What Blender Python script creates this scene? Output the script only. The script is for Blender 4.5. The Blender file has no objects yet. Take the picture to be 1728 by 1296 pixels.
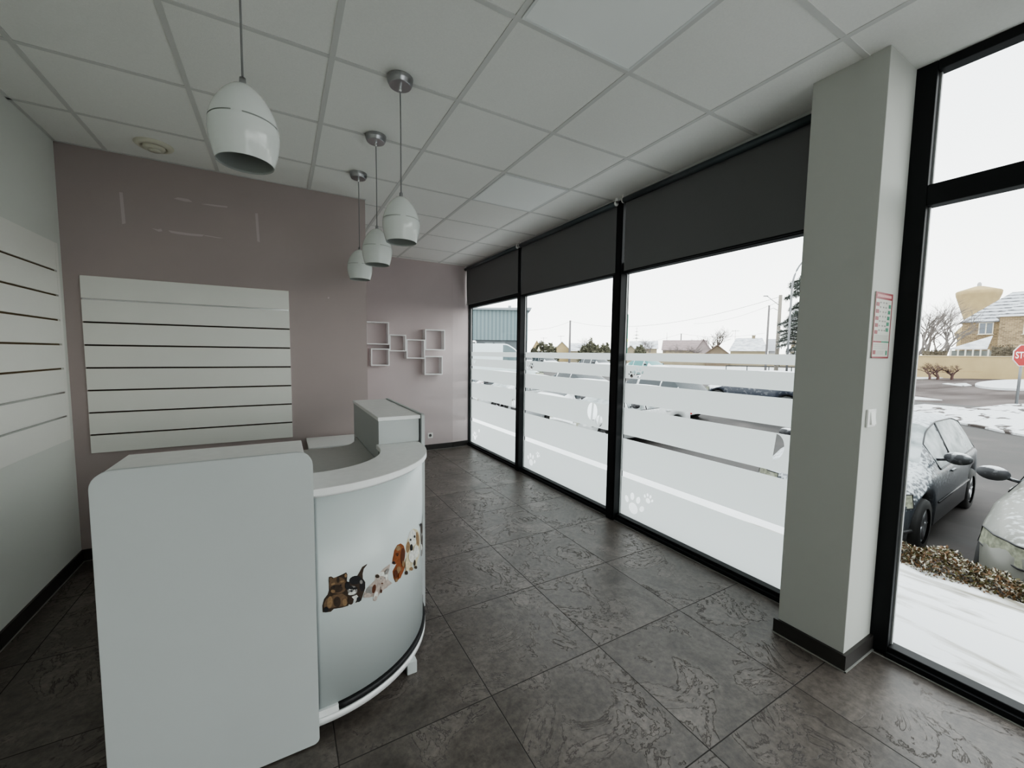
import bpy, bmesh, math, random
from mathutils import Vector, Matrix
from mathutils.geometry import delaunay_2d_cdt
random.seed(7)
sc = bpy.context.scene
C = sc.collection
PI = math.pi
# ------------------------------------------------------------------ camera model
F, YAW, PIT, ROL, CH = 680.9, 0.5199, 0.0758, 0.0128, 1.453
fw = Vector((math.sin(YAW)*math.cos(PIT), math.cos(YAW)*math.cos(PIT), -math.sin(PIT)))
rt0 = Vector((math.cos(YAW), -math.sin(YAW), 0)); up0 = rt0.cross(fw)
rt = rt0*math.cos(ROL)+up0*math.sin(ROL); up = -rt0*math.sin(ROL)+up0*math.cos(ROL)
def ray(x, y): return rt*((x-864)/F)-up*((y-648)/F)+fw
def pd(x, y, d): return ray(x, y)*d+Vector((0, 0, CH))          # at optical depth d
def pz(x, y, z): r = ray(x, y); return r*((z-CH)/r.z)+Vector((0, 0, CH))
def px_(x, y, X): r = ray(x, y); return r*(X/r.x)+Vector((0, 0, CH))
def py_(x, y, Y): r = ray(x, y); return r*(Y/r.y)+Vector((0, 0, CH))
def gz(X):                                                      # outdoor ground height
    if X < 8: return -.8
    if X > 22: return -.25
    return -.8+.55*(X-8)/14
def pg(x, y):                                                   # pixel to outdoor ground
    z = -.5
    for _ in range(30): p = pz(x, y, z); z = gz(p.x)
    return Vector((p.x, p.y, z))
cam = bpy.data.objects.new('camera', bpy.data.cameras.new('camera')); C.objects.link(cam)
cam.data.sensor_fit = 'HORIZONTAL'; cam.data.sensor_width = 36; cam.data.lens = F/1728*36
cam.data.clip_start = .02; cam.data.clip_end = 600
M = Matrix((rt, up, -fw)).transposed().to_4x4(); M.translation = Vector((0, 0, CH)); cam.matrix_world = M
sc.camera = cam
# ------------------------------------------------------------------ materials
def nt(name):
    m = bpy.data.materials.new(name); m.use_nodes = True; t = m.node_tree
    b = t.nodes['Principled BSDF']; return m, t, b
def N(t, k, **kw):
    n = t.nodes.new(k)
    for a, v in kw.items(): setattr(n, a, v)
    return n
def mat(name, col, rough=.5, metal=0, bump=0, bscale=200, var=0, vscale=5, spec=None, emit=None):
    m, t, b = nt(name)
    b.inputs['Base Color'].default_value = (*col, 1); b.inputs['Roughness'].default_value = rough
    b.inputs['Metallic'].default_value = metal
    if spec is not None: b.inputs['Specular IOR Level'].default_value = spec
    tc = N(t, 'ShaderNodeTexCoord')
    if var:
        n = N(t, 'ShaderNodeTexNoise'); n.inputs['Scale'].default_value = vscale; n.inputs['Detail'].default_value = 6
        t.links.new(tc.outputs['Object'], n.inputs['Vector'])
        r = N(t, 'ShaderNodeValToRGB'); r.color_ramp.elements[0].position = .3; r.color_ramp.elements[1].position = .7
        r.color_ramp.elements[0].color = tuple(c*(1-var) for c in col)+(1,); r.color_ramp.elements[1].color = tuple(min(1, c*(1+var)) for c in col)+(1,)
        t.links.new(n.outputs['Fac'], r.inputs['Fac']); t.links.new(r.outputs['Color'], b.inputs['Base Color'])
    if bump:
        n = N(t, 'ShaderNodeTexNoise'); n.inputs['Scale'].default_value = bscale; n.inputs['Detail'].default_value = 4
        t.links.new(tc.outputs['Object'], n.inputs['Vector'])
        bp = N(t, 'ShaderNodeBump'); bp.inputs['Strength'].default_value = bump; bp.inputs['Distance'].default_value = .002
        t.links.new(n.outputs['Fac'], bp.inputs['Height']); t.links.new(bp.outputs['Normal'], b.inputs['Normal'])
    return m
def two(name, c1, c2, scale, lo, hi, rough=.7, spec=.5, stretch=(1, 1, 1), detail=8, dist=0, bump=0, rough2=None, nz=None, sub=.55):
    """two colours blended by noise; nz=(lo,hi) also demands an upward normal for colour 2"""
    m, t, b = nt(name); tc = N(t, 'ShaderNodeTexCoord'); mp = N(t, 'ShaderNodeMapping'); mp.inputs['Scale'].default_value = stretch
    t.links.new(tc.outputs['Object'], mp.inputs['Vector'])
    n = N(t, 'ShaderNodeTexNoise'); n.inputs['Scale'].default_value = scale; n.inputs['Detail'].default_value = detail; n.inputs['Distortion'].default_value = dist
    t.links.new(mp.outputs['Vector'], n.inputs['Vector'])
    mr = N(t, 'ShaderNodeMapRange'); mr.inputs['From Min'].default_value = lo; mr.inputs['From Max'].default_value = hi
    t.links.new(n.outputs['Fac'], mr.inputs['Value']); fac = mr.outputs['Result']
    if nz:
        g = N(t, 'ShaderNodeNewGeometry'); s = N(t, 'ShaderNodeSeparateXYZ'); t.links.new(g.outputs['Normal'], s.inputs[0])
        m2 = N(t, 'ShaderNodeMapRange'); m2.inputs['From Min'].default_value = nz[0]; m2.inputs['From Max'].default_value = nz[1]
        t.links.new(s.outputs['Z'], m2.inputs['Value'])
        a = N(t, 'ShaderNodeMath', operation='MULTIPLY_ADD'); a.inputs[1].default_value = .6
        t.links.new(m2.outputs['Result'], a.inputs[2]); t.links.new(fac, a.inputs[0])
        s2 = N(t, 'ShaderNodeMath', operation='SUBTRACT', use_clamp=True); t.links.new(a.outputs[0], s2.inputs[0]); s2.inputs[1].default_value = sub
        s3 = N(t, 'ShaderNodeMath', operation='MULTIPLY', use_clamp=True); t.links.new(s2.outputs[0], s3.inputs[0]); s3.inputs[1].default_value = 2.2
        fac = s3.outputs[0]
    mx = N(t, 'ShaderNodeMixRGB'); mx.inputs[1].default_value = (*c1, 1); mx.inputs[2].default_value = (*c2, 1)
    t.links.new(fac, mx.inputs[0]); t.links.new(mx.outputs[0], b.inputs['Base Color'])
    b.inputs['Roughness'].default_value = rough; b.inputs['Specular IOR Level'].default_value = spec
    if rough2 is not None:
        q = N(t, 'ShaderNodeMapRange'); q.inputs['To Min'].default_value = rough; q.inputs['To Max'].default_value = rough2
        t.links.new(fac, q.inputs['Value']); t.links.new(q.outputs['Result'], b.inputs['Roughness'])
    if bump:
        bp = N(t, 'ShaderNodeBump'); bp.inputs['Strength'].default_value = bump; bp.inputs['Distance'].default_value = .01
        t.links.new(n.outputs['Fac'], bp.inputs['Height']); t.links.new(bp.outputs['Normal'], b.inputs['Normal'])
    return m
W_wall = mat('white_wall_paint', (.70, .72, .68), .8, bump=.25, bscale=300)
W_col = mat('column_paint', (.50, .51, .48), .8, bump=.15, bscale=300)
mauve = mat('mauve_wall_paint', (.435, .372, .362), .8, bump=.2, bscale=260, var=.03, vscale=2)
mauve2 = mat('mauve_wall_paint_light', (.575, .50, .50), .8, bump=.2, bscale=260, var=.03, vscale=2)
ceil_m = mat('ceiling_tile', (.86, .86, .83), .95, bump=.35, bscale=420, var=.02, vscale=120)
tbar_m = mat('ceiling_grid_metal', (.66, .66, .64), .6)
lightpanel_m = mat('light_panel_diffuser', (.93, .95, .93), .7)
blackal = mat('black_aluminium', (.009, .010, .011), .5, bump=.1, bscale=600, spec=.25)
spacer_m = mat('glazing_spacer', (.45, .46, .46), .4)
white_lam = mat('white_laminate', (.54, .57, .57), .42, var=.02, vscale=3)
edge_lam = mat('white_edge_band', (.85, .86, .86), .35)
grey_lam = mat('worktop_laminate', (.50, .50, .49), .4, var=.03, vscale=30)
counter_lam = mat('counter_laminate', (.78, .78, .77), .4, var=.03, vscale=30)
panel_lam = mat('curved_panel_laminate', (.58, .63, .63), .3)
slat_m = mat('slatwall_white', (.80, .80, .76), .5, var=.015, vscale=2)
groove_m = mat('slatwall_groove', (.035, .022, .015), .8)
groove2_m = mat('slatwall_groove_brown', (.10, .065, .03), .8)
alu = mat('aluminium', (.65, .66, .66), .25, 1)
chrome = mat('chrome', (.8, .8, .8), .12, 1)
nickel = mat('brushed_nickel', (.42, .42, .43), .32, 1)
gloss_white = mat('gloss_white_enamel', (.72, .75, .73), .12)
shade_in = mat('shade_inner_grey', (.42, .44, .42), .5)
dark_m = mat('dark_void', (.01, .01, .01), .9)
rubber = mat('black_rubber', (.018, .018, .02), .6)
cordm = mat('fabric_cord', (.22, .22, .22), .6)
plastic_w = mat('white_plastic', (.80, .80, .78), .3)
plastic_y = mat('aged_plastic', (.68, .66, .56), .4)
blind_m = mat('charcoal_blind_fabric', (.17, .172, .175), .85, bump=.5, bscale=900)
tube_m = mat('blind_tube_metal', (.10, .12, .13), .35, .6)
base_tile = mat('skirting_tile', (.035, .032, .030), .4, var=.2, vscale=8)
grout_m = mat('pale_grout', (.30, .30, .28), .8)
mark_m = mat('bare_plaster_mark', (.56, .50, .50), .9)

def floor_material():
    m, t, b = nt('slate_floor_tile'); L = t.links.new
    g = N(t, 'ShaderNodeNewGeometry'); s = N(t, 'ShaderNodeSeparateXYZ'); L(g.outputs['Position'], s.inputs[0])
    def fr(o, off):
        a = N(t, 'ShaderNodeMath', operation='SUBTRACT'); L(o, a.inputs[0]); a.inputs[1].default_value = off
        d = N(t, 'ShaderNodeMath', operation='DIVIDE'); L(a.outputs[0], d.inputs[0]); d.inputs[1].default_value = .6
        f = N(t, 'ShaderNodeMath', operation='FLOOR'); L(d.outputs[0], f.inputs[0])
        p = N(t, 'ShaderNodeMath', operation='FRACT'); L(d.outputs[0], p.inputs[0])
        c = N(t, 'ShaderNodeMath', operation='SUBTRACT'); L(p.outputs[0], c.inputs[0]); c.inputs[1].default_value = .5
        ab = N(t, 'ShaderNodeMath', operation='ABSOLUTE'); L(c.outputs[0], ab.inputs[0])
        return f.outputs[0], ab.outputs[0]
    fx, ax = fr(s.outputs['X'], .739); fy, ay = fr(s.outputs['Y'], 3.232)
    mxx = N(t, 'ShaderNodeMath', operation='MAXIMUM'); L(ax, mxx.inputs[0]); L(ay, mxx.inputs[1])
    gr = N(t, 'ShaderNodeMapRange'); gr.inputs['From Min'].default_value = .4955; gr.inputs['From Max'].default_value = .4975; L(mxx.outputs[0], gr.inputs['Value'])
    cmb = N(t, 'ShaderNodeCombineXYZ'); L(fx, cmb.inputs[0]); L(fy, cmb.inputs[1])
    wn = N(t, 'ShaderNodeTexWhiteNoise'); L(cmb.outputs[0], wn.inputs['Vector'])
    sc_ = N(t, 'ShaderNodeVectorMath', operation='SCALE'); sc_.inputs['Scale'].default_value = 20; L(wn.outputs['Color'], sc_.inputs[0])
    ad = N(t, 'ShaderNodeVectorMath', operation='ADD'); L(sc_.outputs[0], ad.inputs[0]); L(g.outputs['Position'], ad.inputs[1])
    n1 = N(t, 'ShaderNodeTexNoise'); n1.inputs['Scale'].default_value = 3.6; n1.inputs['Detail'].default_value = 9; n1.inputs['Roughness'].default_value = .62; n1.inputs['Distortion'].default_value = .6
    L(ad.outputs[0], n1.inputs['Vector'])
    # contour veins: narrow bands around two level sets
    def vein(level, w):
        a = N(t, 'ShaderNodeMath', operation='SUBTRACT'); L(n1.outputs['Fac'], a.inputs[0]); a.inputs[1].default_value = level
        ab = N(t, 'ShaderNodeMath', operation='ABSOLUTE'); L(a.outputs[0], ab.inputs[0])
        r = N(t, 'ShaderNodeMapRange'); r.inputs['From Min'].default_value = 0; r.inputs['From Max'].default_value = w
        r.inputs['To Min'].default_value = 1; r.inputs['To Max'].default_value = 0; L(ab.outputs[0], r.inputs['Value']); return r.outputs['Result']
    v = N(t, 'ShaderNodeMath', operation='MAXIMUM'); L(vein(.52, .012), v.inputs[0]); L(vein(.60, .010), v.inputs[1])
    n2 = N(t, 'ShaderNodeTexNoise'); n2.inputs['Scale'].default_value = 38; n2.inputs['Detail'].default_value = 6; n2.inputs['Roughness'].default_value = .7; L(ad.outputs[0], n2.inputs['Vector'])
    n3 = N(t, 'ShaderNodeTexNoise'); n3.inputs['Scale'].default_value = 2.1; n3.inputs['Detail'].default_value = 3; L(ad.outputs[0], n3.inputs['Vector'])
    vm = N(t, 'ShaderNodeMapRange'); vm.inputs['From Min'].default_value = .34; vm.inputs['From Max'].default_value = .52; L(n3.outputs['Fac'], vm.inputs['Value'])
    vv = N(t, 'ShaderNodeMath', operation='MULTIPLY'); L(v.outputs[0], vv.inputs[0]); L(vm.outputs['Result'], vv.inputs[1])
    r1 = N(t, 'ShaderNodeValToRGB'); e = r1.color_ramp.elements
    e[0].position = .32; e[0].color = (.086, .072, .062, 1); e[1].position = .66; e[1].color = (.215, .186, .166, 1); L(n1.outputs['Fac'], r1.inputs['Fac'])
    r2 = N(t, 'ShaderNodeMixRGB', blend_type='MULTIPLY'); r2.inputs[0].default_value = .55; L(r1.outputs[0], r2.inputs[1])
    r3 = N(t, 'ShaderNodeValToRGB'); r3.color_ramp.elements[0].position = .3; r3.color_ramp.elements[1].position = .65; L(n2.outputs['Fac'], r3.inputs['Fac']); L(r3.outputs[0], r2.inputs[2])
    m1 = N(t, 'ShaderNodeMixRGB'); L(vv.outputs[0], m1.inputs[0]); L(r2.outputs[0], m1.inputs[1]); m1.inputs[2].default_value = (.050, .040, .034, 1)
    m2 = N(t, 'ShaderNodeMixRGB'); L(gr.outputs['Result'], m2.inputs[0]); L(m1.outputs[0], m2.inputs[1]); m2.inputs[2].default_value = (.030, .026, .023, 1)
    L(m2.outputs[0], b.inputs['Base Color'])
    ro = N(t, 'ShaderNodeMapRange'); ro.inputs['To Min'].default_value = .27; ro.inputs['To Max'].default_value = .46; L(n2.outputs['Fac'], ro.inputs['Value'])
    rv = N(t, 'ShaderNodeMath', operation='MULTIPLY_ADD'); L(vv.outputs[0], rv.inputs[0]); rv.inputs[1].default_value = .3; L(ro.outputs['Result'], rv.inputs[2])
    rg = N(t, 'ShaderNodeMath', operation='MULTIPLY_ADD'); L(gr.outputs['Result'], rg.inputs[0]); rg.inputs[1].default_value = .5; L(rv.outputs[0], rg.inputs[2])
    L(rg.outputs[0], b.inputs['Roughness'])
    h1 = N(t, 'ShaderNodeMath', operation='MULTIPLY_ADD'); L(vv.outputs[0], h1.inputs[0]); h1.inputs[1].default_value = -.35; L(n1.outputs['Fac'], h1.inputs[2])
    h2 = N(t, 'ShaderNodeMath', operation='MULTIPLY_ADD'); L(n2.outputs['Fac'], h2.inputs[0]); h2.inputs[1].default_value = .16; L(h1.outputs[0], h2.inputs[2])
    h3 = N(t, 'ShaderNodeMath', operation='MULTIPLY_ADD'); L(gr.outputs['Result'], h3.inputs[0]); h3.inputs[1].default_value = -.5; L(h2.outputs[0], h3.inputs[2])
    bp = N(t, 'ShaderNodeBump'); bp.inputs['Strength'].default_value = .5; bp.inputs['Distance'].default_value = .006; L(h3.outputs[0], bp.inputs['Height']); L(bp.outputs['Normal'], b.inputs['Normal'])
    b.inputs['Specular IOR Level'].default_value = .55
    return m
floor_m = floor_material()

def glass_mat(name, tint=(.97, .985, .98), refl=.6):
    m = bpy.data.materials.new(name); m.use_nodes = True; t = m.node_tree; t.nodes.clear()
    o = N(t, 'ShaderNodeOutputMaterial'); tr = N(t, 'ShaderNodeBsdfTransparent'); tr.inputs[0].default_value = (*tint, 1)
    gl = N(t, 'ShaderNodeBsdfGlossy'); gl.inputs['Roughness'].default_value = .01
    lw = N(t, 'ShaderNodeLayerWeight'); lw.inputs['Blend'].default_value = .5
    pw = N(t, 'ShaderNodeMath', operation='POWER'); t.links.new(lw.outputs['Facing'], pw.inputs[0]); pw.inputs[1].default_value = 5
    fr = N(t, 'ShaderNodeMath', operation='MULTIPLY_ADD'); t.links.new(pw.outputs[0], fr.inputs[0]); fr.inputs[1].default_value = .93; fr.inputs[2].default_value = .07
    mu = N(t, 'ShaderNodeMath', operation='MULTIPLY'); t.links.new(fr.outputs[0], mu.inputs[0]); mu.inputs[1].default_value = refl
    mx = N(t, 'ShaderNodeMixShader'); t.links.new(mu.outputs[0], mx.inputs[0]); t.links.new(tr.outputs[0], mx.inputs[1]); t.links.new(gl.outputs[0], mx.inputs[2])
    t.links.new(mx.outputs[0], o.inputs[0]); return m
glass = glass_mat('window_glass')
def film_mat():
    m = bpy.data.materials.new('frosted_film'); m.use_nodes = True; t = m.node_tree; t.nodes.clear()
    o = N(t, 'ShaderNodeOutputMaterial'); tl = N(t, 'ShaderNodeBsdfTranslucent'); tl.inputs[0].default_value = (.54, .565, .56, 1)
    df = N(t, 'ShaderNodeBsdfDiffuse'); df.inputs[0].default_value = (.55, .58, .58, 1)
    mx = N(t, 'ShaderNodeMixShader'); mx.inputs[0].default_value = .15
    t.links.new(tl.outputs[0], mx.inputs[1]); t.links.new(df.outputs[0], mx.inputs[2]); t.links.new(mx.outputs[0], o.inputs[0]); return m
film = film_mat()

# ------------------------------------------------------------------ mesh helpers
def box(bm, x0, x1, y0, y1, z0, z1, mi=0, bev=0):
    vs = [bm.verts.new(p) for p in ((x0, y0, z0), (x1, y0, z0), (x1, y1, z0), (x0, y1, z0), (x0, y0, z1), (x1, y0, z1), (x1, y1, z1), (x0, y1, z1))]
    fs = [bm.faces.new([vs[i] for i in q]) for q in ((0, 3, 2, 1), (4, 5, 6, 7), (0, 1, 5, 4), (1, 2, 6, 5), (2, 3, 7, 6), (3, 0, 4, 7))]
    for f in fs: f.material_index = mi
    if bev:
        es = list({e for f in fs for e in f.edges})
        r = bmesh.ops.bevel(bm, geom=es, offset=bev, segments=2, affect='EDGES', profile=.5)
        for f in r['faces']: f.material_index = mi
def prism(bm, pts, z0, z1, mi=0, axis='z'):
    """extrude a polygon; axis: z -> pts (x,y); y -> pts (x,z) between y0,y1; x -> pts (y,z)"""
    def P(a, b, c): return {'z': (a, b, c), 'y': (a, c, b), 'x': (c, a, b)}[axis]
    lo = [bm.verts.new(P(a, b, z0)) for a, b in pts]; hi = [bm.verts.new(P(a, b, z1)) for a, b in pts]
    n = len(pts); fs = [bm.faces.new(lo), bm.faces.new(hi)]
    for i in range(n): fs.append(bm.faces.new((lo[i], lo[(i+1) % n], hi[(i+1) % n], hi[i])))
    for f in fs: f.material_index = mi
    return fs
def tube(bm, pts, r, seg=8, mi=0, r2=None, cap=True):
    pts = [Vector(p) for p in pts]; rings = []
    n = len(pts)
    for i, p in enumerate(pts):
        d = (pts[min(i+1, n-1)]-pts[max(i-1, 0)]).normalized()
        a = d.cross(Vector((0, 0, 1)) if abs(d.z) < .95 else Vector((1, 0, 0))).normalized(); b = d.cross(a)
        rr = r if r2 is None else r+(r2-r)*i/(n-1)
        rings.append([bm.verts.new(p+(a*math.cos(2*PI*k/seg)+b*math.sin(2*PI*k/seg))*rr) for k in range(seg)])
    for i in range(n-1):
        for k in range(seg):
            f = bm.faces.new((rings[i][k], rings[i][(k+1) % seg], rings[i+1][(k+1) % seg], rings[i+1][k])); f.material_index = mi; f.smooth = True
    if cap:
        for q in (rings[0], rings[-1]): f = bm.faces.new(q); f.material_index = mi
def lathe(bm, prof, seg=32, c=(0, 0, 0), mi=0, axis='z', flat=False):
    rings = []
    for r, z in prof:
        ring = []
        for k in range(seg):
            a = 2*PI*k/seg; p = (r*math.cos(a), r*math.sin(a), z)
            if axis == 'x': p = (p[2], p[0], p[1])
            if axis == 'y': p = (p[0], p[2], p[1])
            ring.append(bm.verts.new((c[0]+p[0], c[1]+p[1], c[2]+p[2])))
        rings.append(ring)
    for i in range(len(rings)-1):
        for k in range(seg):
            f = bm.faces.new((rings[i][k], rings[i][(k+1) % seg], rings[i+1][(k+1) % seg], rings[i+1][k])); f.smooth = not flat; f.material_index = mi
    return rings
def quad(bm, a, b, c, d, mi=0):
    f = bm.faces.new([bm.verts.new(p) for p in (a, b, c, d)]); f.material_index = mi; return f
def obj(name, bm, mats, parent=None, norm=True, local=True):
    if norm: bmesh.ops.recalc_face_normals(bm, faces=bm.faces)
    if parent is not None and local:                            # geometry given in world space, parent carries the location
        bmesh.ops.transform(bm, matrix=parent_world(parent).inverted(), verts=bm.verts)
    me = bpy.data.meshes.new(name); bm.to_mesh(me); bm.free()
    for m in (mats if isinstance(mats, (list, tuple)) else [mats]): me.materials.append(m)
    o = bpy.data.objects.new(name, me); C.objects.link(o)
    if parent is not None: o.parent = parent
    return o
def parent_world(o):
    m = o.matrix_basis.copy()
    if o.parent: m = parent_world(o.parent) @ m
    return m
def tag(o, label=None, cat=None, group=None, kind=None):
    if label: o['label'] = label
    if cat: o['category'] = cat
    if group: o['group'] = group
    if kind: o['kind'] = kind
    return o
def empty(name, loc, rz=0, label=None, cat=None, group=None, kind=None):
    o = bpy.data.objects.new(name, None); C.objects.link(o); o.location = loc; o.rotation_euler = (0, 0, rz); o.empty_display_size = .1
    o.matrix_basis = Matrix.Translation(loc) @ Matrix.Rotation(rz, 4, 'Z')
    return tag(o, label, cat, group, kind)
def struct(name, bm, mats, label=None, parent=None, **k):
    o = obj(name, bm, mats, parent, **k)
    if parent is None: o['kind'] = 'structure'
    if label: o['label'] = label
    if label and parent is None: o['category'] = name.split('_')[0]
    return o
def copy_tree(o, parent=None):
    c = o.copy(); C.objects.link(c)
    if parent is not None: c.parent = parent
    for ch in [x for x in bpy.data.objects if x.parent == o]: copy_tree(ch, c)
    return c
NB = bmesh.new

# ================================================================== ROOM SHELL
H = 2.756
XL, XW, YB, YA = -1.215, 2.56, 3.755, 5.76
YN = -2.6                                                       # wall behind the camera
bm = NB(); quad(bm, (XL-.1, YN-.1, 0), (XW+.08, YN-.1, 0), (XW+.08, YA+.15, 0), (XL-.1, YA+.15, 0)); box(bm, XL-.1, XW+.08, YN-.1, YA+.15, -.12, -.002)
struct('floor', bm, floor_m, 'dark slate-look tile floor with veined square tiles and thin joints')
bm = NB(); box(bm, XL-.1, XW+.10, YN-.1, YA+.15, H, H+.1); struct('ceiling', bm, ceil_m, 'white suspended ceiling of square mineral tiles')
# ceiling grid
bm = NB()
for i in range(0, 6):
    x = -.9675+.6*i; y1 = (YB if x < .67 else YA); box(bm, x-.012, x+.012, YN, y1, H-.0035, H+.001)
for j in range(-6, 8):
    y = 1.4529+.6*j; x0 = XL if y < YB else .67
    if y > YN: box(bm, x0, 2.5, y-.011, y+.011, H-.003, H+.001)
box(bm, XL, XL+.018, YN, YB, H-.003, H+.001); box(bm, XL, .67, YB-.018, YB, H-.003, H+.001)
struct('trim_1', bm, tbar_m, 'pale metal grid bars between the ceiling tiles')
bm = NB(); box(bm, 2.475, 2.50, 1.06, YA, H-.022, H+.002, bev=.002); struct('trim_2', bm, mat('pale_edge_trim', (.55, .56, .55), .5), 'pale metal edge trim where ceiling meets the blinds')
# walls
bm = NB(); box(bm, XL-.1, XL, YN-.1, YA+.1, 0, H); struct('wall_left', bm, W_wall, 'plain white painted wall on the left')
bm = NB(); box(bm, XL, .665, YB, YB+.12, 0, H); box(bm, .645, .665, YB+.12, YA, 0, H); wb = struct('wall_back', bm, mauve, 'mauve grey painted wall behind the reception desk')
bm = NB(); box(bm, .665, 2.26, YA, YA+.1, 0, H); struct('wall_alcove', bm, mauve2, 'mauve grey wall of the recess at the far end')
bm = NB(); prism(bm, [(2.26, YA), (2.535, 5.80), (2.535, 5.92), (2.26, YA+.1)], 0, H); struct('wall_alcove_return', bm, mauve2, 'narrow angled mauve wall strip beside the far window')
bm = NB(); box(bm, XL-.1, .4, YN-.1, YN, 0, H); box(bm, .4, XW, YN-.1, YN, H-.12, H); struct('wall_rear', bm, W_wall, 'white end wall around the glazed shop front behind the viewpoint')
# column
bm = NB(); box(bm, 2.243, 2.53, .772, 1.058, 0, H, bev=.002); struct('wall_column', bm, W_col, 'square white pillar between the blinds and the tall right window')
bm = NB()
box(bm, 2.228, 2.243, .757, 1.073, .004, .075); box(bm, 2.243, 2.53, .757, .772, .004, .075); 
struct('baseboard_column', bm, base_tile, 'dark tile skirting around the white pillar')
bm = NB(); box(bm, 2.222, 2.53, .751, .757, 0, .004); box(bm, 2.222, 2.228, .751, 1.073, 0, .004)
struct('trim_3', bm, grout_m, 'pale sealant line under the pillar skirting')
def skirting(name, pts, label):
    bm = NB(); bg = NB()
    for (a, b) in zip(pts[:-1], pts[1:]):
        a = Vector((*a, 0)); b = Vector((*b, 0)); d = (b-a).normalized(); n = Vector((d.y, -d.x, 0))
        L = (b-a).length; k = 0
        while k < L-.01:
            e = min(k+.598, L); p, q = a+d*(k+.001), a+d*(e-.001)
            prism(bm, [tuple((p)[:2]), tuple((q)[:2]), tuple((q+n*.012)[:2]), tuple((p+n*.012)[:2])], .004, .08); k += .6
        prism(bg, [tuple((a)[:2]), tuple((b)[:2]), tuple((b+n*.017)[:2]), tuple((a+n*.017)[:2])], 0, .004)
    o = struct(name, bm, base_tile, label); g = obj('sealant_line', bg, grout_m, o, local=False)
skirting('baseboard_left', [(XL, YN), (XL, YB-.012)], 'dark tile skirting along the left white wall')
skirting('baseboard_back', [(XL, YB), (.665, YB)], 'dark tile skirting along the mauve wall behind the desk')
skirting('baseboard_alcove', [(.665, YA), (2.26, YA), (2.535, 5.80)], 'dark tile skirting along the recess wall')
# bare plaster marks, a part of the wall
def wpx(x, y): p = py_(x, y, YB-.002); return (p.x, p.z)
marks = [[(201, 324), (207, 325), (212, 377), (206, 378)], [(293, 335), (300, 333), (318, 336), (325, 341), (312, 340)], [(339, 344), (350, 344), (384, 348), (383, 350.5), (360, 348)],
         [(430.5, 360), (435, 360), (438.5, 409), (434, 407)], [(256, 385), (266, 387), (272, 386), (274, 390), (268, 391)], [(284, 388.5), (300, 391), (322, 394), (345, 396), (341, 399), (325, 398), (300, 395), (288, 392.5)], [(345, 396.6), (378, 402), (370, 402), (345, 398)],
         [(553, 501), (556, 501), (555.5, 504), (553, 504)]]
for q in marks:
    bm = NB(); bm.faces.new([bm.verts.new((a, YB-.0015, b)) for a, b in (wpx(*p) for p in q)])
    o = obj('plaster_mark', bm, mark_m, wb, local=False)

# ================================================================== WINDOWS
XF, XG = 2.53, 2.585         # frame inner face, glass plane
ZT0, ZT1, ZTOP, ZB = 2.136, 2.228, 2.715, .052
panes = [(4.27, 5.785), (2.645, 4.19), (1.05, 2.545)]
def wy(x, y): p = px_(x, y, XG-.004); return (p.y, p.z)
bands = [(1.467, 1.405), (1.363, 1.252), (1.209, 1.039), (.995, .762), (.727, .437), (.388, ZB)]
def ell(cy, cz, ry, rz, rot=0, n=14, half=None):
    pts = []
    rng = range(n) if half is None else range(n+1)
    for k in rng:
        a = 2*PI*k/n if half is None else (PI/2+PI*k/n if half < 0 else -PI/2+PI*k/n)
        y, z = ry*math.cos(a), rz*math.sin(a); pts.append((cy+y*math.cos(rot)-z*math.sin(rot), cz+y*math.sin(rot)+z*math.cos(rot)))
    return pts
def paw(x, y, s, rot=0):
    c = wy(x, y); out = []
    def q(dy, dz, ry, rz, r=0):
        dy, dz = dy*s, dz*s; out.append(ell(c[0]+dy*math.cos(rot)-dz*math.sin(rot), c[1]+dy*math.sin(rot)+dz*math.cos(rot), ry*s, rz*s, r+rot))
    q(0, -.25, .42, .40); q(-.72, .12, .17, .25, .5); q(-.28, .55, .18, .27, .15); q(.28, .55, .18, .27, -.15); q(.72, .12, .17, .25, -.5)
    return out
def hoof(x, y, s, rot=0):
    c = wy(x, y); out = []
    for h in (-1, 1):
        pts = ell(h*.10*s, 0, .42*s, .62*s, 0, 12, h)
        out.append([(c[0]+a*math.cos(rot)-b*math.sin(rot), c[1]+a*math.sin(rot)+b*math.cos(rot)) for a, b in pts])
    return out
holes = {0: paw(801.5, 736, .085)+paw(808.5, 727, .035, -.3)+paw(800.5, 609, .06, .1)+hoof(858, 665.5, .13, .1)+hoof(866.5, 679, .085, -.1),
         1: paw(896.5, 777, .10, .15)+paw(907.5, 768, .045, .2)+paw(897, 618.5, .055, .1)+paw(890.5, 619.5, .035)+hoof(999.5, 694.5, .135, .1)+hoof(1011, 710.5, .085, .2),
         2: paw(1069.5, 852.5, .12, .2)+paw(1094, 842.5, .055, .2)+paw(1077.5, 629.5, .06)+paw(1066, 632.5, .04)+hoof(1303, 752.5, .13, .1)+hoof(1336, 784, .12)}
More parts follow.
